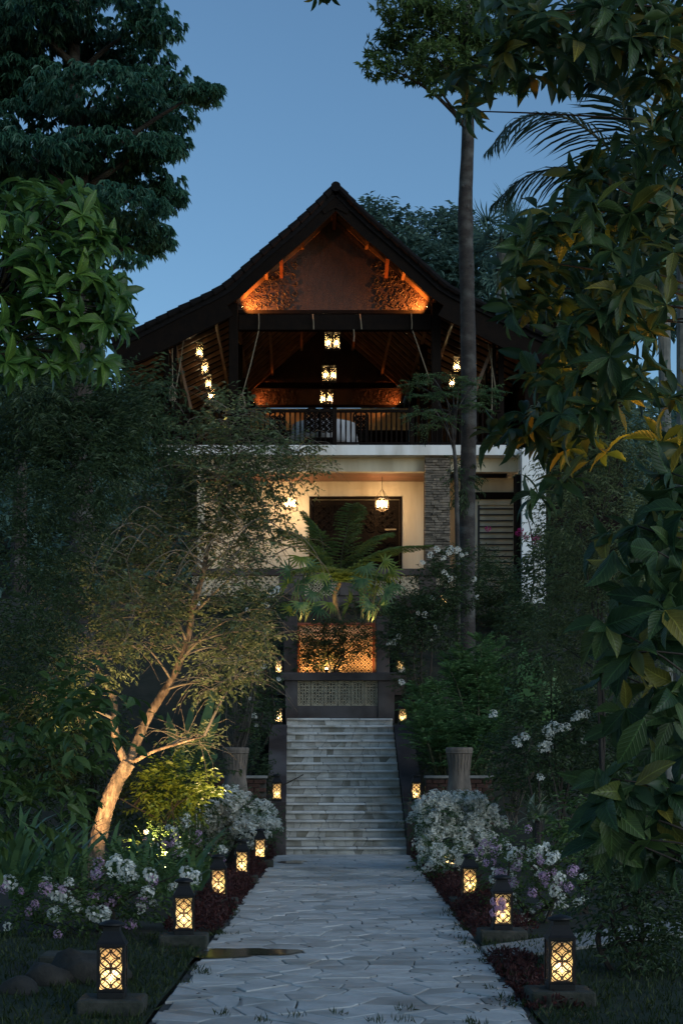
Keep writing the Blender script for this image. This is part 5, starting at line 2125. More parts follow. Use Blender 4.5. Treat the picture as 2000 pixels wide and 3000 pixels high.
limbs(tw, np.vstack([s2[10:], s3[20:], s4[8:]]), cl, 0.022, 0.006, 5, 0.12)
# fine bare twigs arching through the crown
for c, r in cl:
    for _ in range(int(10 + 34 * r[0])):
        p0, u = ellip(1, c, r * 0.9, 0.1)
        p0 = p0[0]
        dd = norm(np.array((rng.normal() * 1.0, rng.normal() * .6, rng.normal() * .4 + 0.1)))
        ln = rng.uniform(0.3, 0.9)
        tube(tw, [p0, p0 + dd * ln * .4 + np.array((0, 0, .05)), p0 + dd * ln * .75 + np.array((0, 0, .02)), p0 + dd * ln + np.array((0, 0, -.12))], [0.006, 0.0045, 0.003, 0.0015], 3)
for k in range(22):     # long weeping shoots
    x, y = rng.uniform(330, 660), rng.uniform(1160, 1330)
    s_ = rng.choice((-1, 1))
    ln = rng.uniform(60, 140)
    tube(tw, spline([at(x, y, D), at(x + s_ * ln * .5, y - 25, D - .2), at(x + s_ * ln, y + 20, D - .3), at(x + s_ * ln * 1.25, y + ln * 0.8, D - .3)], 5), np.linspace(0.009, 0.003, 16), 4)
tw.obj('branch', M['twig'], t)
cr = Geo()
crown_from(cr, cl, 215, 0.074, 0.50, 9, 0.30, 60, 0.3)
cr.obj('crown', M['Lolive'], t)

# --- dark masses on the far left
def bush(name, label, cat, clumps_px, D, m, L, W, per, leafm=9, ln=0.3, droop=0.3, kind='d', trunk=True, dz=0.6, depth=1.0, stem_mat='darkbark', ang=60):
    cl_ = pclumps(clumps_px, D, dz, depth)
    cx_ = float(np.mean([c[0] for c, r in cl_]))
    t_ = plant(name, label, cat, cx_, D)
    cr_ = Geo()
    crown_from(cr_, cl_, per * 2.3, L, W, leafm, ln, ang, droop, kind)
    if trunk:
        tr_ = Geo()
        z0 = gz(cx_, D)
        zt = max(c[2] for c, r in cl_)
        for s_ in range(3):
            sp2 = spline([(cx_ + rng.normal() * .12, D + rng.normal() * .1, z0 - 0.1), (cx_ + rng.normal() * .2, D, z0 + (zt - z0) * .4), (cx_ + rng.normal() * .3, D, z0 + (zt - z0) * .8)], 5)
            tube(tr_, sp2, np.linspace(0.026, 0.010, len(sp2)), 5)
        limbs(tr_, sp2, cl_, 0.012, 0.004, 4, 0.1)
        tr_.obj('stem', M[stem_mat], t_)
    cr_.obj('crown', M[m], t_)
    return t_, cl_


bush('feathery_shrub', 'dark feathery shrub with drooping sprays under the left bright leaves', 'shrub', [(80, 900, 80, 40), (180, 910, 90, 40), (280, 915, 70, 35), (340, 895, 35, 16), (120, 980, 110, 50), (250, 985, 90, 50), (330, 960, 40, 30), (60, 1060, 80, 60), (180, 1070, 100, 50), (290, 1050, 60, 40)], 16.0, 'Ldark', 0.085, 0.22, 150, 14, 0.4, 0.5, trunk=False)
bush('dark_bush', 'dense dark fine-leaved bush in the left shadows', 'bush', [(60, 1150, 90, 60), (170, 1160, 80, 60), (40, 1260, 80, 70), (140, 1270, 80, 70), (60, 1380, 80, 70), (140, 1400, 50, 60), (40, 1500, 70, 70), (110, 1540, 60, 60), (210, 1130, 50, 50)], 15.0, 'Ldark', 0.06, 0.3, 150, 10, 0.3, 0.3, trunk=False)
bush('leafy_shrub', 'dark broad-leaved shrub low at the left before the lit tree', 'shrub', [(70, 1640, 90, 60), (180, 1650, 70, 50), (200, 1590, 60, 40), (60, 1760, 80, 70), (150, 1780, 60, 60), (40, 1860, 70, 50)], 14.0, 'Lmid', 0.15, 0.42, 42, 6, 0.35, 0.35, 'o', trunk=False)
bush('backing_shrub', 'tall dark shrub behind the crooked tree at the far left', 'shrub', [(60, 1700, 120, 90), (180, 1700, 110, 90), (80, 1550, 120, 90), (330, 1850, 120, 60), (120, 1850, 120, 70), (420, 1780, 80, 60)], 25.5, 'Ldark', 0.10, 0.35, 75, 10, 0.4, 0.35)

# --- blades and flowers on the left bed
def rosette(g, base_, n, L, W, spread=(5, 50), kind='s', lean=(0, 0, 0), rs=None):
    az = rng.random(n) * 6.28
    sp2 = np.radians(rng.uniform(*spread, n))
    Dn = np.stack([np.sin(sp2) * np.cos(az), np.sin(sp2) * np.sin(az), np.cos(sp2)], 1) + np.array(lean)
    out = np.stack([np.cos(az), np.sin(az), np.zeros(n)], 1)
    N = -out * 0.6 + np.array((0, 0, 0.8)) + rng.normal(size=(n, 3)) * .15
    P = np.asarray(base_) + rng.normal(size=(n, 3)) * np.array((0.05, 0.05, 0.0))
    ll = L * (0.6 + 0.5 * rng.random(n))
    leaves(g, P, Dn, N, ll, W * (0.8 + 0.4 * rng.random(n)), kind)


def blade_clump(name, label, spots, L, W, n, m, cat='plant', spread=(5, 50), group=None, kind='s'):
    x0, y0, _ = spots[0]
    t_ = plant(name, label, cat, x0, y0, group=group)
    gg = Geo()
    for x, y, z in spots:
        rosette(gg, (x, y, z), n, L, W, spread, kind)
    gg.obj('foliage', M[m], t_)
    return t_


def spots_px(lst, D0, zoff=0.0):
    out = []
    for px_, D in lst:
        x = (px_ - VX) * D / F
        out.append((x, D, gz(x, D) + zoff))
    return out


blade_clump('ginger_plant', 'clump of long dark blades at the left edge behind the white flowers', spots_px([(30, 17), (80, 17.5), (130, 17), (10, 18), (170, 18.2), (60, 16.3)], 0, 0.25), 0.95, 0.075, 12, 'Lstrap', spread=(3, 40))
blade_clump('ginger_plant', 'lit clump of long green blades in front of the leaning trunk', spots_px([(270, 19), (320, 19.5), (370, 20), (420, 20.5), (455, 21.5), (300, 18)], 0, 0.2), 0.78, 0.07, 12, 'Lstrap', spread=(5, 50))
blade_clump('ginger_plant', 'green blades between the lit tree and the left white blossoms', spots_px([(400, 18), (450, 19), (350, 17.4)], 0, 0.15), 0.62, 0.06, 12, 'Lstrap', spread=(5, 55))
# broad paddle leaves behind the urn
D = 25.8
x0 = (450 - VX) * D / F
t = plant('paddle_leaf_plant', 'tall plant with broad green paddle leaves left of the left urn', 'plant', x0, D)
for (bx, by, tx_, ty_) in ((440, 1760, 425, 1600), (450, 1760, 492, 1570), (455, 1770, 495, 1640), (430, 1770, 405, 1680), (460, 1780, 500, 1720), (445, 1790, 480, 1680), (420, 1780, 380, 1640)):
    A, B = at(bx, by, D), at(tx_, ty_, D + rng.uniform(-.3, .3))
    gg = Geo()
    dd = B - A
    leaves(gg, [A], [dd], [np.array((rng.normal() * .3, -1.0, 0.3))], np.linalg.norm(dd), 0.17, 's')
    gg.obj('leaf', M['Lstrap'], t)
gg = Geo()
for k in range(5):
    tube(gg, [(x0 + .05 * k - .1, D, gz(x0, D) - .1), at(430 + 8 * k, 1775, D)], [0.025, 0.015], 5)
gg.obj('stem', M['stem'], t)
bush('lime_shrub', 'yellow-green shrub lit brightly beside the leaning trunk', 'shrub', [(360, 1800, 40, 32), (410, 1790, 45, 32), (455, 1815, 38, 28), (385, 1840, 45, 28), (340, 1840, 30, 30), (430, 1850, 40, 25)], 23.6, 'Llime', 0.10, 0.5, 95, 7, 0.25, 0.3, kind='d')

# flower clusters: little domes of bracts
def flower_mesh(m, n=26, rad=0.06, pl=0.034):
    u = norm(rng.normal(size=(n, 3)) + np.array((0, 0, 0.4)))
    gg = Geo()
    leaves(gg, u * rad * (0.6 + 0.5 * rng.random((n, 1))), norm(np.cross(u, rng.normal(size=(n, 3)))) * .8 + u * .3, u, pl, pl * 0.8, 'd')
    leaves(gg, u * rad * (0.6 + 0.5 * rng.random((n, 1))), norm(np.cross(u, rng.normal(size=(n, 3)))) * .8 + u * .3, u, pl, pl * 0.8, 'd')
    return gg.mesh('flower_cluster', m)


FW = [flower_mesh(M['petal']) for _ in range(3)]
FP = [flower_mesh(M['petalpink']) for _ in range(2)]
FM = [flower_mesh(M['petalmag']) for _ in range(2)]


def flower_bush(name, label, clumps_px, D, m='Lmid', n=60, pink=0.0, mesh=None, per=170, L=0.05, size=1.0, pts=None, dz=0.5, trunk=True):
    t_, cl_ = bush(name, label, 'shrub', clumps_px, D, m, L, 0.5, per, 8, 0.2, 0.2, dz=dz, trunk=trunk)
    w = np.array([r[0] * r[2] for c, r in cl_])
    cnt = rng.multinomial(n, w / w.sum())
    for (c, r), k in zip(cl_, cnt):
        u = norm(rng.normal(size=(k, 3)) + np.array((0, -0.9, 0.45))) if k else []
        for v in u:
            p = c + v * r * rng.uniform(0.85, 1.08)
            ms = (FP if rng.random() < pink else FW) if mesh is None else mesh
            s_ = size * rng.uniform(0.6, 1.25)
            put('flower_cluster', ms[rng.integers(len(ms))], t_, Matrix.Translation(p) @ Matrix.Rotation(rng.random() * 6, 4, 'Z') @ Matrix.Scale(s_, 4))
    for (x, y, s_) in (pts or []):
        put('flower_cluster', FW[rng.integers(3)], t_, Matrix.Translation(at(x, y, D - 0.45)) @ Matrix.Scale(s_, 4))
    return t_


flower_bush('white_bougainvillea', 'dense white flowering shrub on the left beside the stair foot', [(540, 1860, 55, 38), (600, 1880, 36, 38), (500, 1890, 60, 40), (580, 1915, 50, 36), (450, 1880, 45, 30), (530, 1940, 50, 26), (620, 1905, 20, 24), (525, 1825, 22, 12)], 27.0, m='Lstrap', n=250, size=1.35)
flower_bush('flowering_shrub', 'low shrub with white and pink blooms beside the nearer left lanterns', [(60, 2060, 70, 50), (150, 2070, 80, 55), (250, 2060, 80, 55), (340, 2040, 70, 50), (290, 2000, 80, 40), (410, 2010, 50, 30), (180, 2010, 70, 30), (150, 2120, 70, 40), (250, 2110, 70, 40), (40, 2110, 60, 40), (330, 2090, 40, 30)], 15.6, n=30, pink=0.4, per=80, L=0.06, size=0.9,
            pts=[(265, 1992, 1.4), (292, 1998, 1.3), (130, 2052, 1.4), (150, 2060, 1.2), (235, 2105, 1.4), (215, 2100, 1.2), (430, 2008, 1.2), (448, 2015, 1.0), (22, 2028, 1.2), (345, 2010, 1.1)])
flower_bush('flowering_shrub', 'loose shrub with a few white blooms behind the left lanterns', [(400, 1950, 60, 40), (470, 1960, 50, 30), (340, 1940, 50, 30), (420, 1900, 40, 30)], 20.5, n=22, pink=0.3, size=0.8, per=110)
flower_bush('white_bougainvillea', 'dense white flowering shrub on the right beside the stair foot', [(1000, 1860, 55, 34), (1070, 1860, 60, 32), (970, 1890, 30, 26), (1040, 1900, 70, 36), (1110, 1880, 50, 30), (1000, 1930, 45, 30), (1080, 1940, 60, 30), (990, 1985, 34, 26), (1030, 1975, 40, 30)], 25.0, m='Lstrap', n=260, size=1.35)
flower_bush('white_bougainvillea', 'low sprawling white sprays hanging over the red cover around a right-hand lantern', [(1000, 1960, 30, 22), (1035, 1985, 34, 24), (985, 1995, 20, 18), (1060, 1965, 26, 20)], 21.6, n=34, size=0.9)
flower_bush('flowering_shrub', 'low shrub with pink and white blooms around the second right lantern', [(1180, 1990, 70, 45), (1260, 1990, 60, 45), (1150, 2040, 50, 40), (1230, 2050, 70, 45), (1310, 2040, 50, 40), (1180, 2090, 40, 30), (1260, 2100, 50, 30), (1130, 1950, 40, 30), (1200, 1930, 50, 30)], 16.6, n=70, pink=0.35, per=80, L=0.05, size=0.8)
t = plant('pink_flower_sprig', 'sprig of mauve flowers hanging in front of the second right lantern', 'flower', *at(1140, 0, 14.4)[:2])
for k in range(7):
    q = at(1143 + rng.normal() * 9, 2082 + rng.normal() * 10, 14.45)
    put('flower_cluster', FP[k % 2], t, Matrix.Translation(q) @ Matrix.Scale(0.55, 4))
gg = Geo()
tube(gg, spline([at(1175, 2125, 14.8), at(1165, 2060, 14.6), at(1145, 2078, 14.47)], 5), 0.005, 4)
gg.obj('stem', M['stem'], t)

# plumeria-like bare branches above the urns, white blooms
def bare_shrub(label, px0, D, z0, x_rng, y_rng, seed, nbr=16, leafy=0):
    x0 = (px0 - VX) * D / F
    t_ = thing('bare_shrub', label, 'shrub', (x0, D, z0))
    gg, lf = Geo(), Geo()
    for k in range(nbr):
        xe = px0 + rng.uniform(*x_rng)
        ye = rng.uniform(*y_rng)
        E_ = at(xe, ye, D + rng.uniform(-.3, .3))
        S_ = np.array((x0 + rng.normal() * .05, D + rng.normal() * .05, z0 - .1))
        C = spline([S_, S_ * .6 + E_ * .4 + np.array((0.04 * rng.normal(), 0, -.08)), E_], 6)
        tube(gg, C, np.linspace(0.011, 0.004, len(C)), 4)
        for _ in range(5):
            i = rng.integers(4, len(C))
            e2 = C[i] + np.array((rng.normal() * .14, rng.normal() * .1, abs(rng.normal()) * .22))
            tube(gg, [C[i], (C[i] + e2) / 2 + np.array((0.02, 0, -.02)), e2], [0.006, 0.005, 0.003], 3)
            if rng.random() < leafy:
                P, Dn, N = whorl_dirs(e2[None], np.array([(0, 0, 1.0)]), 7, 65, 0.1)
                leaves(lf, P, Dn, N, 0.10, 0.03, 'd')
    gg.obj('branch', M['darktwig'], t_)
    if lf.n:
        lf.obj('foliage', M['Lmid'], t_)
    return t_


bare_shrub('thicket of bare upright branches rising out of the left urn', 545, 28.5, 1.8, (-30, 75), (1470, 1660), 1, 17, 0.3)
bare_shrub('pale bare branches standing among the right shrubs beyond the flowers', 1180, 22.0, 0.9, (-40, 60), (1680, 1800), 2, 9, 0.5)

# dark red ground cover along both edges
g = Geo()
n = 9000
for s, ya, yb, w in ((-1, 15.4, 28.7, 0.62), (1, 15.2, 28.7, 0.75), (1, 10.6, 13.6, 0.5)):
    k = n if yb - ya > 5 else 1800
    y = ya + (yb - ya) * rng.random(k)
    ww = w * (0.75 + 0.25 * np.sin(y * 2.3 + s) * np.sin(y * 5.1))
    u = rng.random(k)
    off = 0.02 * np.sin(y * 9) + ww * u
    x = path_cx(y) + s * (1.17 + off)
    z = ground_h(x, y) + 0.02 + (0.20 if yb - ya > 5 else 0.07) * rng.random(k) * np.sin(PI * np.clip(u, 0.06, 0.9)) ** 0.6
    P = np.stack([x, y, z], 1)
    leaves(g, P, rng.normal(size=(k, 3)) + np.array((0, -.2, .5)), rng.normal(size=(k, 3)) + np.array((0, -.3, 1.0)), 0.035 + 0.03 * rng.random(k), 0.022, 'd')
g.obj('red_ground_cover', M['Lred'], kind='stuff')

# --- right hand side shrubs
def plume_bush(label, tips_px, D, L=1.0):
    x0 = (np.mean([a_ for a_, b_ in tips_px]) - VX) * D / F
    t_ = plant('plume_shrub', label, 'shrub', x0, D)
    gs = Geo()
    z0 = gz(x0, D)
    for (px_, py_) in tips_px:
        DD = D + rng.uniform(-.6, .6)
        E_ = at(px_, py_, DD)
        S_ = np.array((x0 * .5 + E_[0] * .5, DD, E_[2] - L))
        C = spline([S_, (S_ + E_) / 2 + np.array((0.03, 0, .03)), E_], 8)
        lf = Geo()
        k = 64
        tt = rng.random(k) ** 0.8
        P = np.array([C[int(1 + v * (len(C) - 2))] for v in tt])
        az = rng.random(k) * 6.28
        dd = np.stack([np.cos(az), np.sin(az), 0.25 + 0.5 * tt + 0.15 * rng.normal(size=k)], 1)
        sprays(lf, P, dd, 0.55 - 0.30 * tt, 15, 0.10, 0.20, 42, 0.18, jitter=0.12)
        lf.obj('plume', M['Lfern'], t_)
        tube(gs, np.vstack([[(x0, D, z0 - .1)], C]), np.linspace(0.03, 0.008, len(C) + 1), 4)
    gs.obj('stem', M['stem'], t_)


plume_bush('fluffy dark green plume shrub right of the stairs, taller one', [(1100, 1460), (1060, 1490), (1140, 1475), (1090, 1520), (1030, 1530), (1160, 1530), (1120, 1560), (1060, 1570), (1150, 1600), (1090, 1610), (1030, 1500), (1180, 1570), (1050, 1540), (1125, 1510)], 31.5)
plume_bush('fluffy dark green plume shrub right of the stairs, lower one in front', [(960, 1580), (1000, 1570), (940, 1620), (985, 1630), (1040, 1640), (1090, 1660), (1010, 1670), (960, 1660), (1060, 1690), (1120, 1680), (1140, 1640)], 30.2, 0.8)
flower_bush('white_flower_shrub', 'tall dark shrub with scattered white blooms between the stairs and the slender tree', [(930, 1480, 40, 60), (970, 1420, 60, 50), (1000, 1350, 55, 50), (1040, 1290, 45, 35), (940, 1560, 34, 40), (1010, 1450, 50, 50), (900, 1440, 30, 50), (1060, 1360, 40, 40)], 34.0, 'Ldark', n=14, per=120, L=0.07, size=0.9,
            pts=[(988, 1275, 1.0), (1003, 1262, 1.1), (1018, 1283, .9), (1030, 1270, 1.0), (1052, 1262, 1.0), (1060, 1275, .8), (970, 1292, .9), (905, 1475, 1.0), (893, 1478, .9), (916, 1462, .9), (922, 1567, 1.1), (975, 1412, 1.0), (960, 1408, .7), (1000, 1440, .7)])
flower_bush('white_flower_shrub', 'dark leafy shrub with scattered white blooms left of the planter wall', [(600, 1480, 40, 50), (560, 1440, 50, 50), (620, 1400, 35, 40), (585, 1540, 45, 50), (540, 1560, 40, 50), (620, 1600, 26, 50), (590, 1640, 40, 50), (500, 1600, 45, 50)], 32.0, 'Ldark', n=8, per=120, L=0.07, size=0.9,
            pts=[(637, 1355, 1.1), (612, 1390, 1.0), (540, 1372, .9), (550, 1510, 1.1), (572, 1500, 1.0), (605, 1530, 1.0), (455, 1388, .8), (590, 1545, .8), (640, 1560, .7)])
bush('terrace_shrub', 'thin-leaved dark shrub under the barred window', 'shrub', [(1130, 1340, 50, 40), (1100, 1400, 50, 40), (1160, 1400, 50, 50), (1200, 1440, 60, 50), (1120, 1300, 22, 30)], 38.0, 'Ldark', 0.11, 0.2, 95, 10, 0.4, 0.35)
bush('fine_leaf_bush', 'big tangled fine-leaved bush on the right below the glossy tree', 'bush', [(1300, 1000, 80, 60), (1400, 980, 90, 70), (1480, 1030, 70, 70), (1330, 1090, 80, 60), (1430, 1110, 90, 60), (1290, 1190, 60, 60), (1390, 1210, 90, 60), (1300, 1290, 70, 60), (1390, 1320, 80, 60), (1320, 1390, 70, 60), (1400, 1430, 70, 60), (1280, 1480, 60, 60), (1370, 1530, 80, 60), (1450, 1250, 60, 90), (1460, 1400, 60, 90), (1480, 1550, 60, 80)], 20.0, 'Lolive', 0.075, 0.20, 92, 12, 0.35, 0.45, dz=0.9)
bush('dark_shrub', 'dark shrub mass at right between the plume shrubs and the glossy leaves', 'bush', [(1250, 1350, 60, 70), (1220, 1480, 70, 60), (1250, 1600, 70, 60), (1330, 1640, 80, 60), (1200, 1680, 60, 50), (1290, 1740, 80, 60), (1390, 1700, 70, 70), (1350, 1820, 80, 60), (1200, 1780, 60, 50), (1440, 1800, 60, 70), (1280, 1270, 40, 50)], 24.0, 'Ldark', 0.10, 0.38, 70, 9, 0.35, 0.35, dz=1.0)
flower_bush('white_flower_shrub', 'dark shrub with flat white flower heads on the right slope', [(1250, 1720, 50, 50), (1310, 1690, 60, 40), (1350, 1650, 40, 30), (1230, 1790, 50, 40), (1160, 1720, 40, 40)], 21.0, 'Ldark', n=6, per=110, L=0.07, size=0.8,
            pts=[(1245, 1718, 1.1), (1258, 1715, 1.0), (1255, 1680, 1.0), (1270, 1670, 1.1), (1285, 1675, 1.0), (1300, 1672, .9), (1262, 1690, .8), (1330, 1642, .9), (1320, 1650, .9), (1345, 1640, .8), (1132, 1642, .9), (1205, 1692, .9), (1240, 1785, .8), (1190, 1710, .7)])
for px_, py_, s_, lab in ((1200, 1230, 1, 'magenta bougainvillea spray against the white corner wall'),):
    D = 41.0
    q = at(1215, 1300, D)
    t = plant('magenta_bougainvillea', lab, 'shrub', q[0], D)
    cl = pclumps([(1262, 1200, 20, 40), (1265, 1260, 25, 40), (1280, 1180, 30, 60), (1280, 1300, 30, 60), (1260, 1370, 30, 40)], D, .4)
    cr = Geo()
    crown_from(cr, cl, 60, 0.10, 0.4, 8, 0.35)
    cr.obj('crown', M['Ldark'], t)
    tr = Geo()
    tube(tr, spline([(q[0], D, gz(q[0], D) - .1), at(1225, 1330, D), at(1220, 1230, D), at(1205, 1170, D)], 5), np.linspace(.03, .01, 16), 5)
    tr.obj('stem', M['bark'], t)
    for (x, y) in ((1195, 1218), (1200, 1228), (1190, 1225), (1228, 1240), (1232, 1250), (1225, 1232), (1235, 1235), (1120, 1215), (1208, 1236)):
        put('flower_cluster', FM[rng.integers(2)], t, Matrix.Translation(at(x, y, D - .5)) @ Matrix.Scale(1.1, 4))
# variegated yucca, banana leaves, drooping palm
q = spots_px([(1235, 20.0)], 0, 0.75)
t = plant('variegated_yucca', 'spiky cream-striped yucca rosette above the right flowers', 'plant', q[0][0], 20.0)
gg = Geo()
rosette(gg, (q[0][0], 20.0, at(0, 1885, 20)[2]), 44, 0.40, 0.035, (5, 85), 'b')
gg.obj('foliage', M['Lvar'], t)
gg = Geo()
tube(gg, [(q[0][0], 20, gz(q[0][0], 20) - .1), (q[0][0], 20, at(0, 1885, 20)[2])], 0.04, 6)
gg.obj('stem', M['bark'], t)
D = 28.0
x0 = (1235 - VX) * D / F
t = plant('banana_plant', 'banana plant with upright torn paddle leaves on the right slope', 'plant', x0, D)
for (bx, by, tx_, ty_) in ((1220, 1680, 1195, 1480), (1235, 1670, 1260, 1520), (1225, 1690, 1170, 1560), (1245, 1680, 1300, 1530), (1230, 1650, 1225, 1500)):
    A, B = at(bx, by, D), at(tx_, ty_, D + rng.uniform(-.4, .4))
    gg = Geo()
    leaves(gg, [A], [B - A], [np.array((rng.normal() * .3, -1.0, 0.3))], np.linalg.norm(B - A), 0.30, 's')
    gg.obj('leaf', M['Lfern'], t)
gg = Geo()
tube(gg, [(x0, D, gz(x0, D) - .2), at(1230, 1660, D)], [0.10, 0.06], 8)
gg.obj('stem', M['stem'], t)
bush('corner_bush', 'dark twiggy bush in the lower right corner', 'bush', [(1420, 2050, 70, 60), (1500, 2060, 80, 70), (1380, 2120, 50, 50), (1470, 2160, 70, 60), (1550, 2180, 60, 70), (1420, 1980, 60, 50), (1520, 1980, 70, 50), (1560, 2080, 50, 60)], 12.5, 'Ldark', 0.07, 0.4, 120, 8, 0.25, 0.3, dz=0.5)
bush('mid_right_shrub', 'dark green shrub behind the second right lantern', 'bush', [(1330, 1960, 70, 50), (1380, 1900, 70, 50), (1310, 1890, 50, 40), (1410, 2000, 50, 40)], 17.6, 'Lmid', 0.09, 0.45, 90, 8, 0.28, 0.3)
bush('stair_side_shrub', 'small dark shrub between the left urn and the stair wall', 'shrub', [(590, 1750, 24, 36), (605, 1790, 18, 24)], 29.8, 'Ldark', 0.06, 0.5, 200, 8, 0.2, 0.2)
bush('stair_side_shrub', 'small dark shrub between the right urn and the stair wall', 'shrub', [(995, 1740, 24, 40), (1005, 1785, 18, 24), (1090, 1770, 30, 50)], 30.0, 'Ldark', 0.06, 0.5, 200, 8, 0.2, 0.2)

# --- tree fern, lady palms and the niche creeper in the middle
D = 39.0
q = at(780, 1340, D)
t = plant('tree_fern', 'tree fern spreading wide arching fronds before the porch door', 'fern', q[0], D)
gg = Geo()
tube(gg, spline([(q[0] + .1, D, gz(q[0], D) - .1), at(778, 1420, D), at(768, 1370, D), q], 6), np.linspace(0.06, 0.045, 19), 7)
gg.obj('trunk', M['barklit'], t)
for pts_, dy in (([(735, 1275), (690, 1238), (640, 1215)], -0.4), ([(820, 1300), (890, 1262), (985, 1252)], -0.4), ([(785, 1270), (800, 1200), (808, 1160)], 0.3), ([(750, 1290), (735, 1230), (700, 1180)], 0.3), ([(800, 1290), (850, 1240), (890, 1225)], 0.6), ([(760, 1310), (720, 1300), (680, 1310)], -1.2), ([(800, 1315), (840, 1310), (880, 1330)], -1.2)):
    lf, rc = Geo(), Geo()
    C = [q] + [at(x, y, D + dy * (i + 1) / 3) for i, (x, y) in enumerate(pts_)]
    Cs = spline(C, 10)
    tube(rc, Cs, np.linspace(.014, .004, len(Cs)), 4)
    mm = 40
    ii = np.linspace(2, len(Cs) - 1, mm)
    P = np.array([Cs[int(v)] for v in ii])
    T_ = norm(np.gradient(P, axis=0))
    b_ = perp(T_)
    tt = np.linspace(0, 1, mm)
    ll = 0.62 * np.sin(PI * (0.15 + .8 * tt)) ** .7
    for s in (1, -1):
        dd = T_ * 0.45 + s * b_ + np.array((0, 0, -.12)) + rng.normal(size=(mm, 3)) * .05
        sprays(lf, P, dd, ll, 22, 0.085, 0.30, 70, 0.15, jitter=0.08)
    o = lf.obj('frond', M['Lfrond'], t)
    rc.obj('rachis', M['stem'], o)


def lady_palm(label, heads, D, sz=0.36):
    x0 = (heads[0][0] - VX) * D / F
    t_ = plant('lady_palm', label, 'palm', x0, D)
    gs = Geo()
    for (x, y) in heads:
        DD = D + rng.uniform(-.5, .5)
        c = at(x, y, DD)
        n_ = 11
        a_ = np.linspace(-1.9, 1.9, n_)
        face = norm(np.array((rng.normal() * .5, -1.0, 0.5)))
        up_ = norm(np.array((rng.normal() * .6, -.2, -.25 + .4 * rng.normal())))
        rt = norm(np.cross(up_, face))
        Dn = np.cos(a_)[:, None] * up_ + np.sin(a_)[:, None] * rt + np.array((0, 0, -.15))
        lf = Geo()
        leaves(lf, np.repeat(c[None], n_, 0), Dn, np.repeat(face[None], n_, 0), sz * (0.8 + .3 * rng.random(n_)), 0.045, 'b')
        lf.obj('fan_leaf', M['Llime'] if rng.random() < 0.45 else M['Lstrap'], t_)
        tube(gs, spline([(x0 + rng.normal() * .15, D, gz(x0, D) - .1), (c * .6 + np.array((x0, D, c[2])) * .4) + np.array((0, 0, -.3)), c], 5), np.linspace(.014, .006, 11), 4)
    gs.obj('stem', M['stem'], t_)


lady_palm('lady palm with yellow-green fan leaves left of the tree fern', [(690, 1280), (665, 1310), (700, 1330), (735, 1320), (680, 1350), (720, 1360), (690, 1385), (745, 1345), (660, 1340), (705, 1300), (755, 1385), (735, 1395), (670, 1400)], 37.6)
lady_palm('lady palm with yellow-green fan leaves right of the tree fern', [(840, 1300), (870, 1320), (830, 1330), (895, 1310), (860, 1345), (825, 1360), (885, 1360), (905, 1340), (850, 1385), (800, 1385), (875, 1390), (880, 1290)], 37.6)
flower_bush('niche_creeper', 'dark small-leaved creeper growing in front of the lit niche', [(720, 1460, 40, 24), (770, 1470, 22, 45), (810, 1455, 36, 24), (700, 1490, 30, 26), (770, 1520, 20, 26), (840, 1480, 22, 24), (735, 1500, 36, 24), (790, 1500, 30, 24), (765, 1440, 30, 16), (705, 1520, 24, 20)], 36.2, 'Ldark', n=0, per=95, L=0.075, trunk=True, dz=0.08)
bush('hedge_band', 'dark hedge band under the terrace parapet left of the tree fern', 'hedge', [(560, 1400, 70, 40), (640, 1420, 60, 40), (480, 1420, 70, 50), (700, 1420, 50, 25)], 40.0, 'Ldark', 0.10, 0.4, 100, 8, 0.3)
bush('hedge_band', 'dark hedge band under the terrace parapet right of the tree fern', 'hedge', [(860, 1410, 50, 25), (940, 1410, 60, 40), (1010, 1400, 50, 40), (800, 1415, 40, 20)], 40.0, 'Ldark', 0.10, 0.4, 100, 8, 0.3)

# --- trees behind the house
def far_tree(name, label, cl_px, D, L, per, m='Lfar', trunk_px=None):
    cl_ = pclumps(cl_px, D, 1.5, 1.0)
    q_ = at(trunk_px or cl_px[0][0], 0, D)
    t_ = plant(name, label, 'tree', q_[0], D)
    tr_ = Geo()
    z0 = gz(q_[0], D)
    sp2 = spline([(q_[0], D, z0 - .5), (q_[0] + .1, D, z0 + 4), (q_[0], D, max(c[2] for c, r in cl_))], 6)
    tube(tr_, sp2, np.linspace(.25, .06, len(sp2)), 8)
    limbs(tr_, sp2, cl_, .07, .02, 5)
    tr_.obj('trunk', M['bark'], t_)
    cr_ = Geo()
    crown_from(cr_, cl_, per * 2.0, L, 0.5, 8, 0.55, 60, 0.3)
    cr_.obj('crown', M[m], t_)


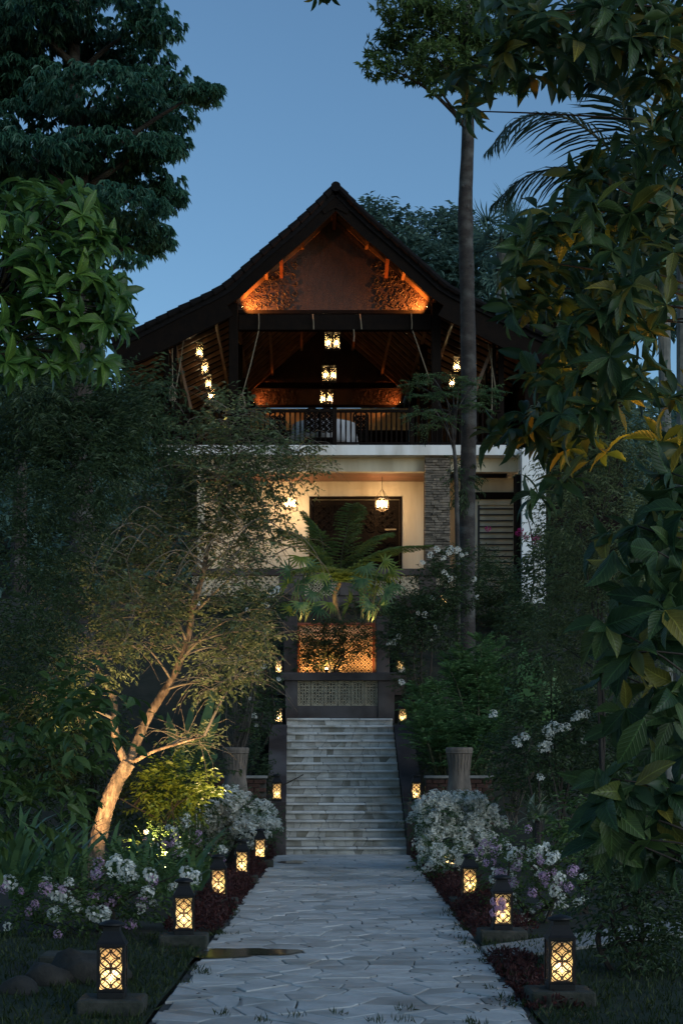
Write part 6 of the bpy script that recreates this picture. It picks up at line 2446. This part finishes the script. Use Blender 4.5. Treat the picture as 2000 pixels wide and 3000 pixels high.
far_tree('round_tree', 'leafy tree rising just behind the right roof slope', [(850, 500, 30, 25), (890, 520, 40, 30), (930, 530, 30, 30), (900, 560, 60, 30), (945, 510, 20, 12), (960, 600, 60, 50), (870, 480, 18, 10)], 64.0, 0.26, 26)
far_tree('dark_hill_tree', 'rounded dark tree behind the house at the right of the roof', [(1000, 540, 60, 40), (1040, 520, 40, 30), (1060, 580, 60, 50), (1000, 620, 70, 50), (1080, 640, 70, 60), (1130, 600, 60, 60), (1060, 690, 80, 40)], 66.0, 0.26, 26)
D = 55.0
q = at(1150, 560, D)
t = plant('fan_palm', 'fan palm with stiff radiating leaves behind the slender trunk', 'palm', q[0], D)
gg = Geo()
tube(gg, [(q[0], D, gz(q[0], D) - .3), (q[0], D, q[2])], [.22, .16], 10)
gg.obj('trunk', M['palmtrunk'], t)
for k in range(26):
    u = norm(np.array((rng.normal(), rng.normal() * .7 - .5, rng.normal() * .8 + .15)))
    c = q + u * rng.uniform(0.8, 1.3)
    gs, lf = Geo(), Geo()
    n_ = 16
    a_ = np.linspace(-2.3, 2.3, n_)
    f_ = norm(np.cross(u, rng.normal(size=3)))
    r_ = np.cross(u, f_)
    Dn = np.cos(a_)[:, None] * u + np.sin(a_)[:, None] * r_
    leaves(lf, np.repeat(c[None], n_, 0), Dn, np.repeat(f_[None], n_, 0), 0.75 + .15 * rng.random(n_), 0.07, 'b')
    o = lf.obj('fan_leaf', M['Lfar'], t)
    tube(gs, [q, c], .02, 4)
    gs.obj('leaf_stalk', M['stem'], o)
far_tree('background_tree', 'dark tree behind the house at the far right above the annex roof', [(1250, 560, 80, 60), (1350, 600, 90, 60), (1230, 640, 80, 50), (1450, 560, 90, 80), (1520, 680, 90, 90), (1350, 700, 90, 60)], 60.0, 0.3, 20)
far_tree('background_tree', 'dark tree mass behind the bright leaves at left', [(40, 830, 90, 60), (120, 880, 90, 60), (230, 960, 90, 60), (20, 950, 90, 80), (150, 980, 100, 70)], 42.0, 0.22, 40)
g = Geo()
n = 26000
x = rng.uniform(-40, 40, n)
y = rng.uniform(75, 115, n)
keep = (np.abs(x - 1) > 3)
x, y = x[keep], y[keep]
z = ground_h(x, y) + rng.random(len(x)) ** .7 * (4 + 2.0 * np.sin(x * .5) * np.sin(y * .4)) * 1.0
leaves(g, np.stack([x, y, z], 1), rng.normal(size=(len(x), 3)) + np.array((0, 0, -.2)), rng.normal(size=(len(x), 3)) + np.array((0, -.6, .8)), 0.6 + .5 * rng.random(len(x)), 0.45, 'd')
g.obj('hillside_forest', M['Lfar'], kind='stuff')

# roof of the annex that meets the main roof at the right
t = thing('annex_roof', 'low dark annex roof joining the right side of the main roof', 'roof', (7.5, 46, 12))
gg = Geo()
A = [hp(1165, 735, 45.0), hp(1230, 715, 45.0), hp(1330, 690, 45.0), hp(1430, 668, 45.0)]
Bq = [(x, z - 0.25) for x, z in A]
sweep(gg, A, Bq, 44.6, 56.0)
gg.obj('roof_slab', M['roof'], t)
gg = Geo()
x_, z_ = hp(1205, 760, 45.5)
box(gg, x_, 45.5, 5.6, hp(1430, 0, 45.5)[0], 55, hp(0, 720, 45.5)[1])
gg.obj('annex_wall', M['wood'], t)

# ------------------------------------------------------------------ garden uplights
D = 20.3
q = at(190, 2010, D)
uplight('garden spotlight in the bed aimed at the crooked trunk', (q[0] + .25, 20.2, gz(q[0], D) + 0.22), at(300, 1700, 22.2), 1100, (1.0, 0.62, 0.28), 75, 0.9, vis=0.006, stake=True)
uplight('garden spotlight under the lime shrub beside the trunk', (at(455, 0, 21.6)[0], 21.6, gz(-1.4, 21.6) + 0.55), at(395, 1805, 23.6), 60, (1.0, 0.74, 0.34), 62, 1.0, vis=0.006, stake=True)
uplight('garden spotlight behind the ferns aimed up into the right of the crooked crown', (at(560, 0, 24.0)[0], 24.0, gz(-0.8, 24.0) + 0.25), at(520, 1350, 22.6), 800, (1.0, 0.68, 0.33), 80, 1.0, vis=0.006, stake=True)
uplight('garden spotlight behind the crooked tree aimed up into its crown', (at(380, 0, 20.6)[0], 20.6, gz(-1.6, 20.6) + 0.3), at(400, 1300, 22.4), 1000, (1.0, 0.68, 0.33), 85, 1.0, vis=0.006, stake=True)
for px_, nm in ((700, 'left'), (855, 'right')):
    uplight('garden spotlight below the %s lady palm' % nm, (at(px_, 0, 37.3)[0], 37.3, 4.82), at(px_, 1300, 37.9), 34, (1.0, 0.72, 0.26), 125, 1.0, vis=0.006, stake=True)
    uplight('garden spotlight behind the %s lady palm aimed at the tree fern' % nm, (at(px_ + 20, 0, 38.4)[0], 38.4, 5.0), at(775, 1250, 39.0), 60, (1.0, 0.72, 0.26), 110, 1.0, vis=0.006, stake=True)
uplight('small lamp glowing among the top leaves of the crooked tree', at(512, 982, 22.2), at(507, 800, 22.3), 5, (1.0, 0.65, 0.3), 170, 1.0, vis=0.022, bulb='bulbw', hang=at(530, 1030, 22.5))
q = at(1512, 735, 23.85)
uplight('small lamp glowing on the palm trunk at right', q, at(1480, 600, 22.0), 6, (1.0, 0.65, 0.3), 170, 1.0, vis=0.03, bulb='bulbw', hang=at(1524, 745, 23.95))
uplight('floodlight hidden low in the glossy tree throwing amber light up its leaves', at(1625, 1230, 9.4), at(1400, 720, 10.2), 110, (1.0, 0.46, 0.07), 75, 1.0, vis=0.006, stake=True)
uplight('added amber fill light out of frame boosting the middle leaves of the glossy tree', (at(1640, 1330, 9.3)[0], 9.3, at(0, 1330, 9.3)[2]), at(1320, 740, 10.0), 60, (1.0, 0.46, 0.07), 85, 1.0, vis=0.006, stake=True)  # extra unseen lamp, added to strengthen the amber on the middle leaves
uplight('floodlight low at left washing the broad-leaved tree', (-3.3, 10.2, 2.6), at(130, 640, 12.0), 26, (1.0, 0.95, 0.45), 100, 1.0, vis=0.006, stake=True)
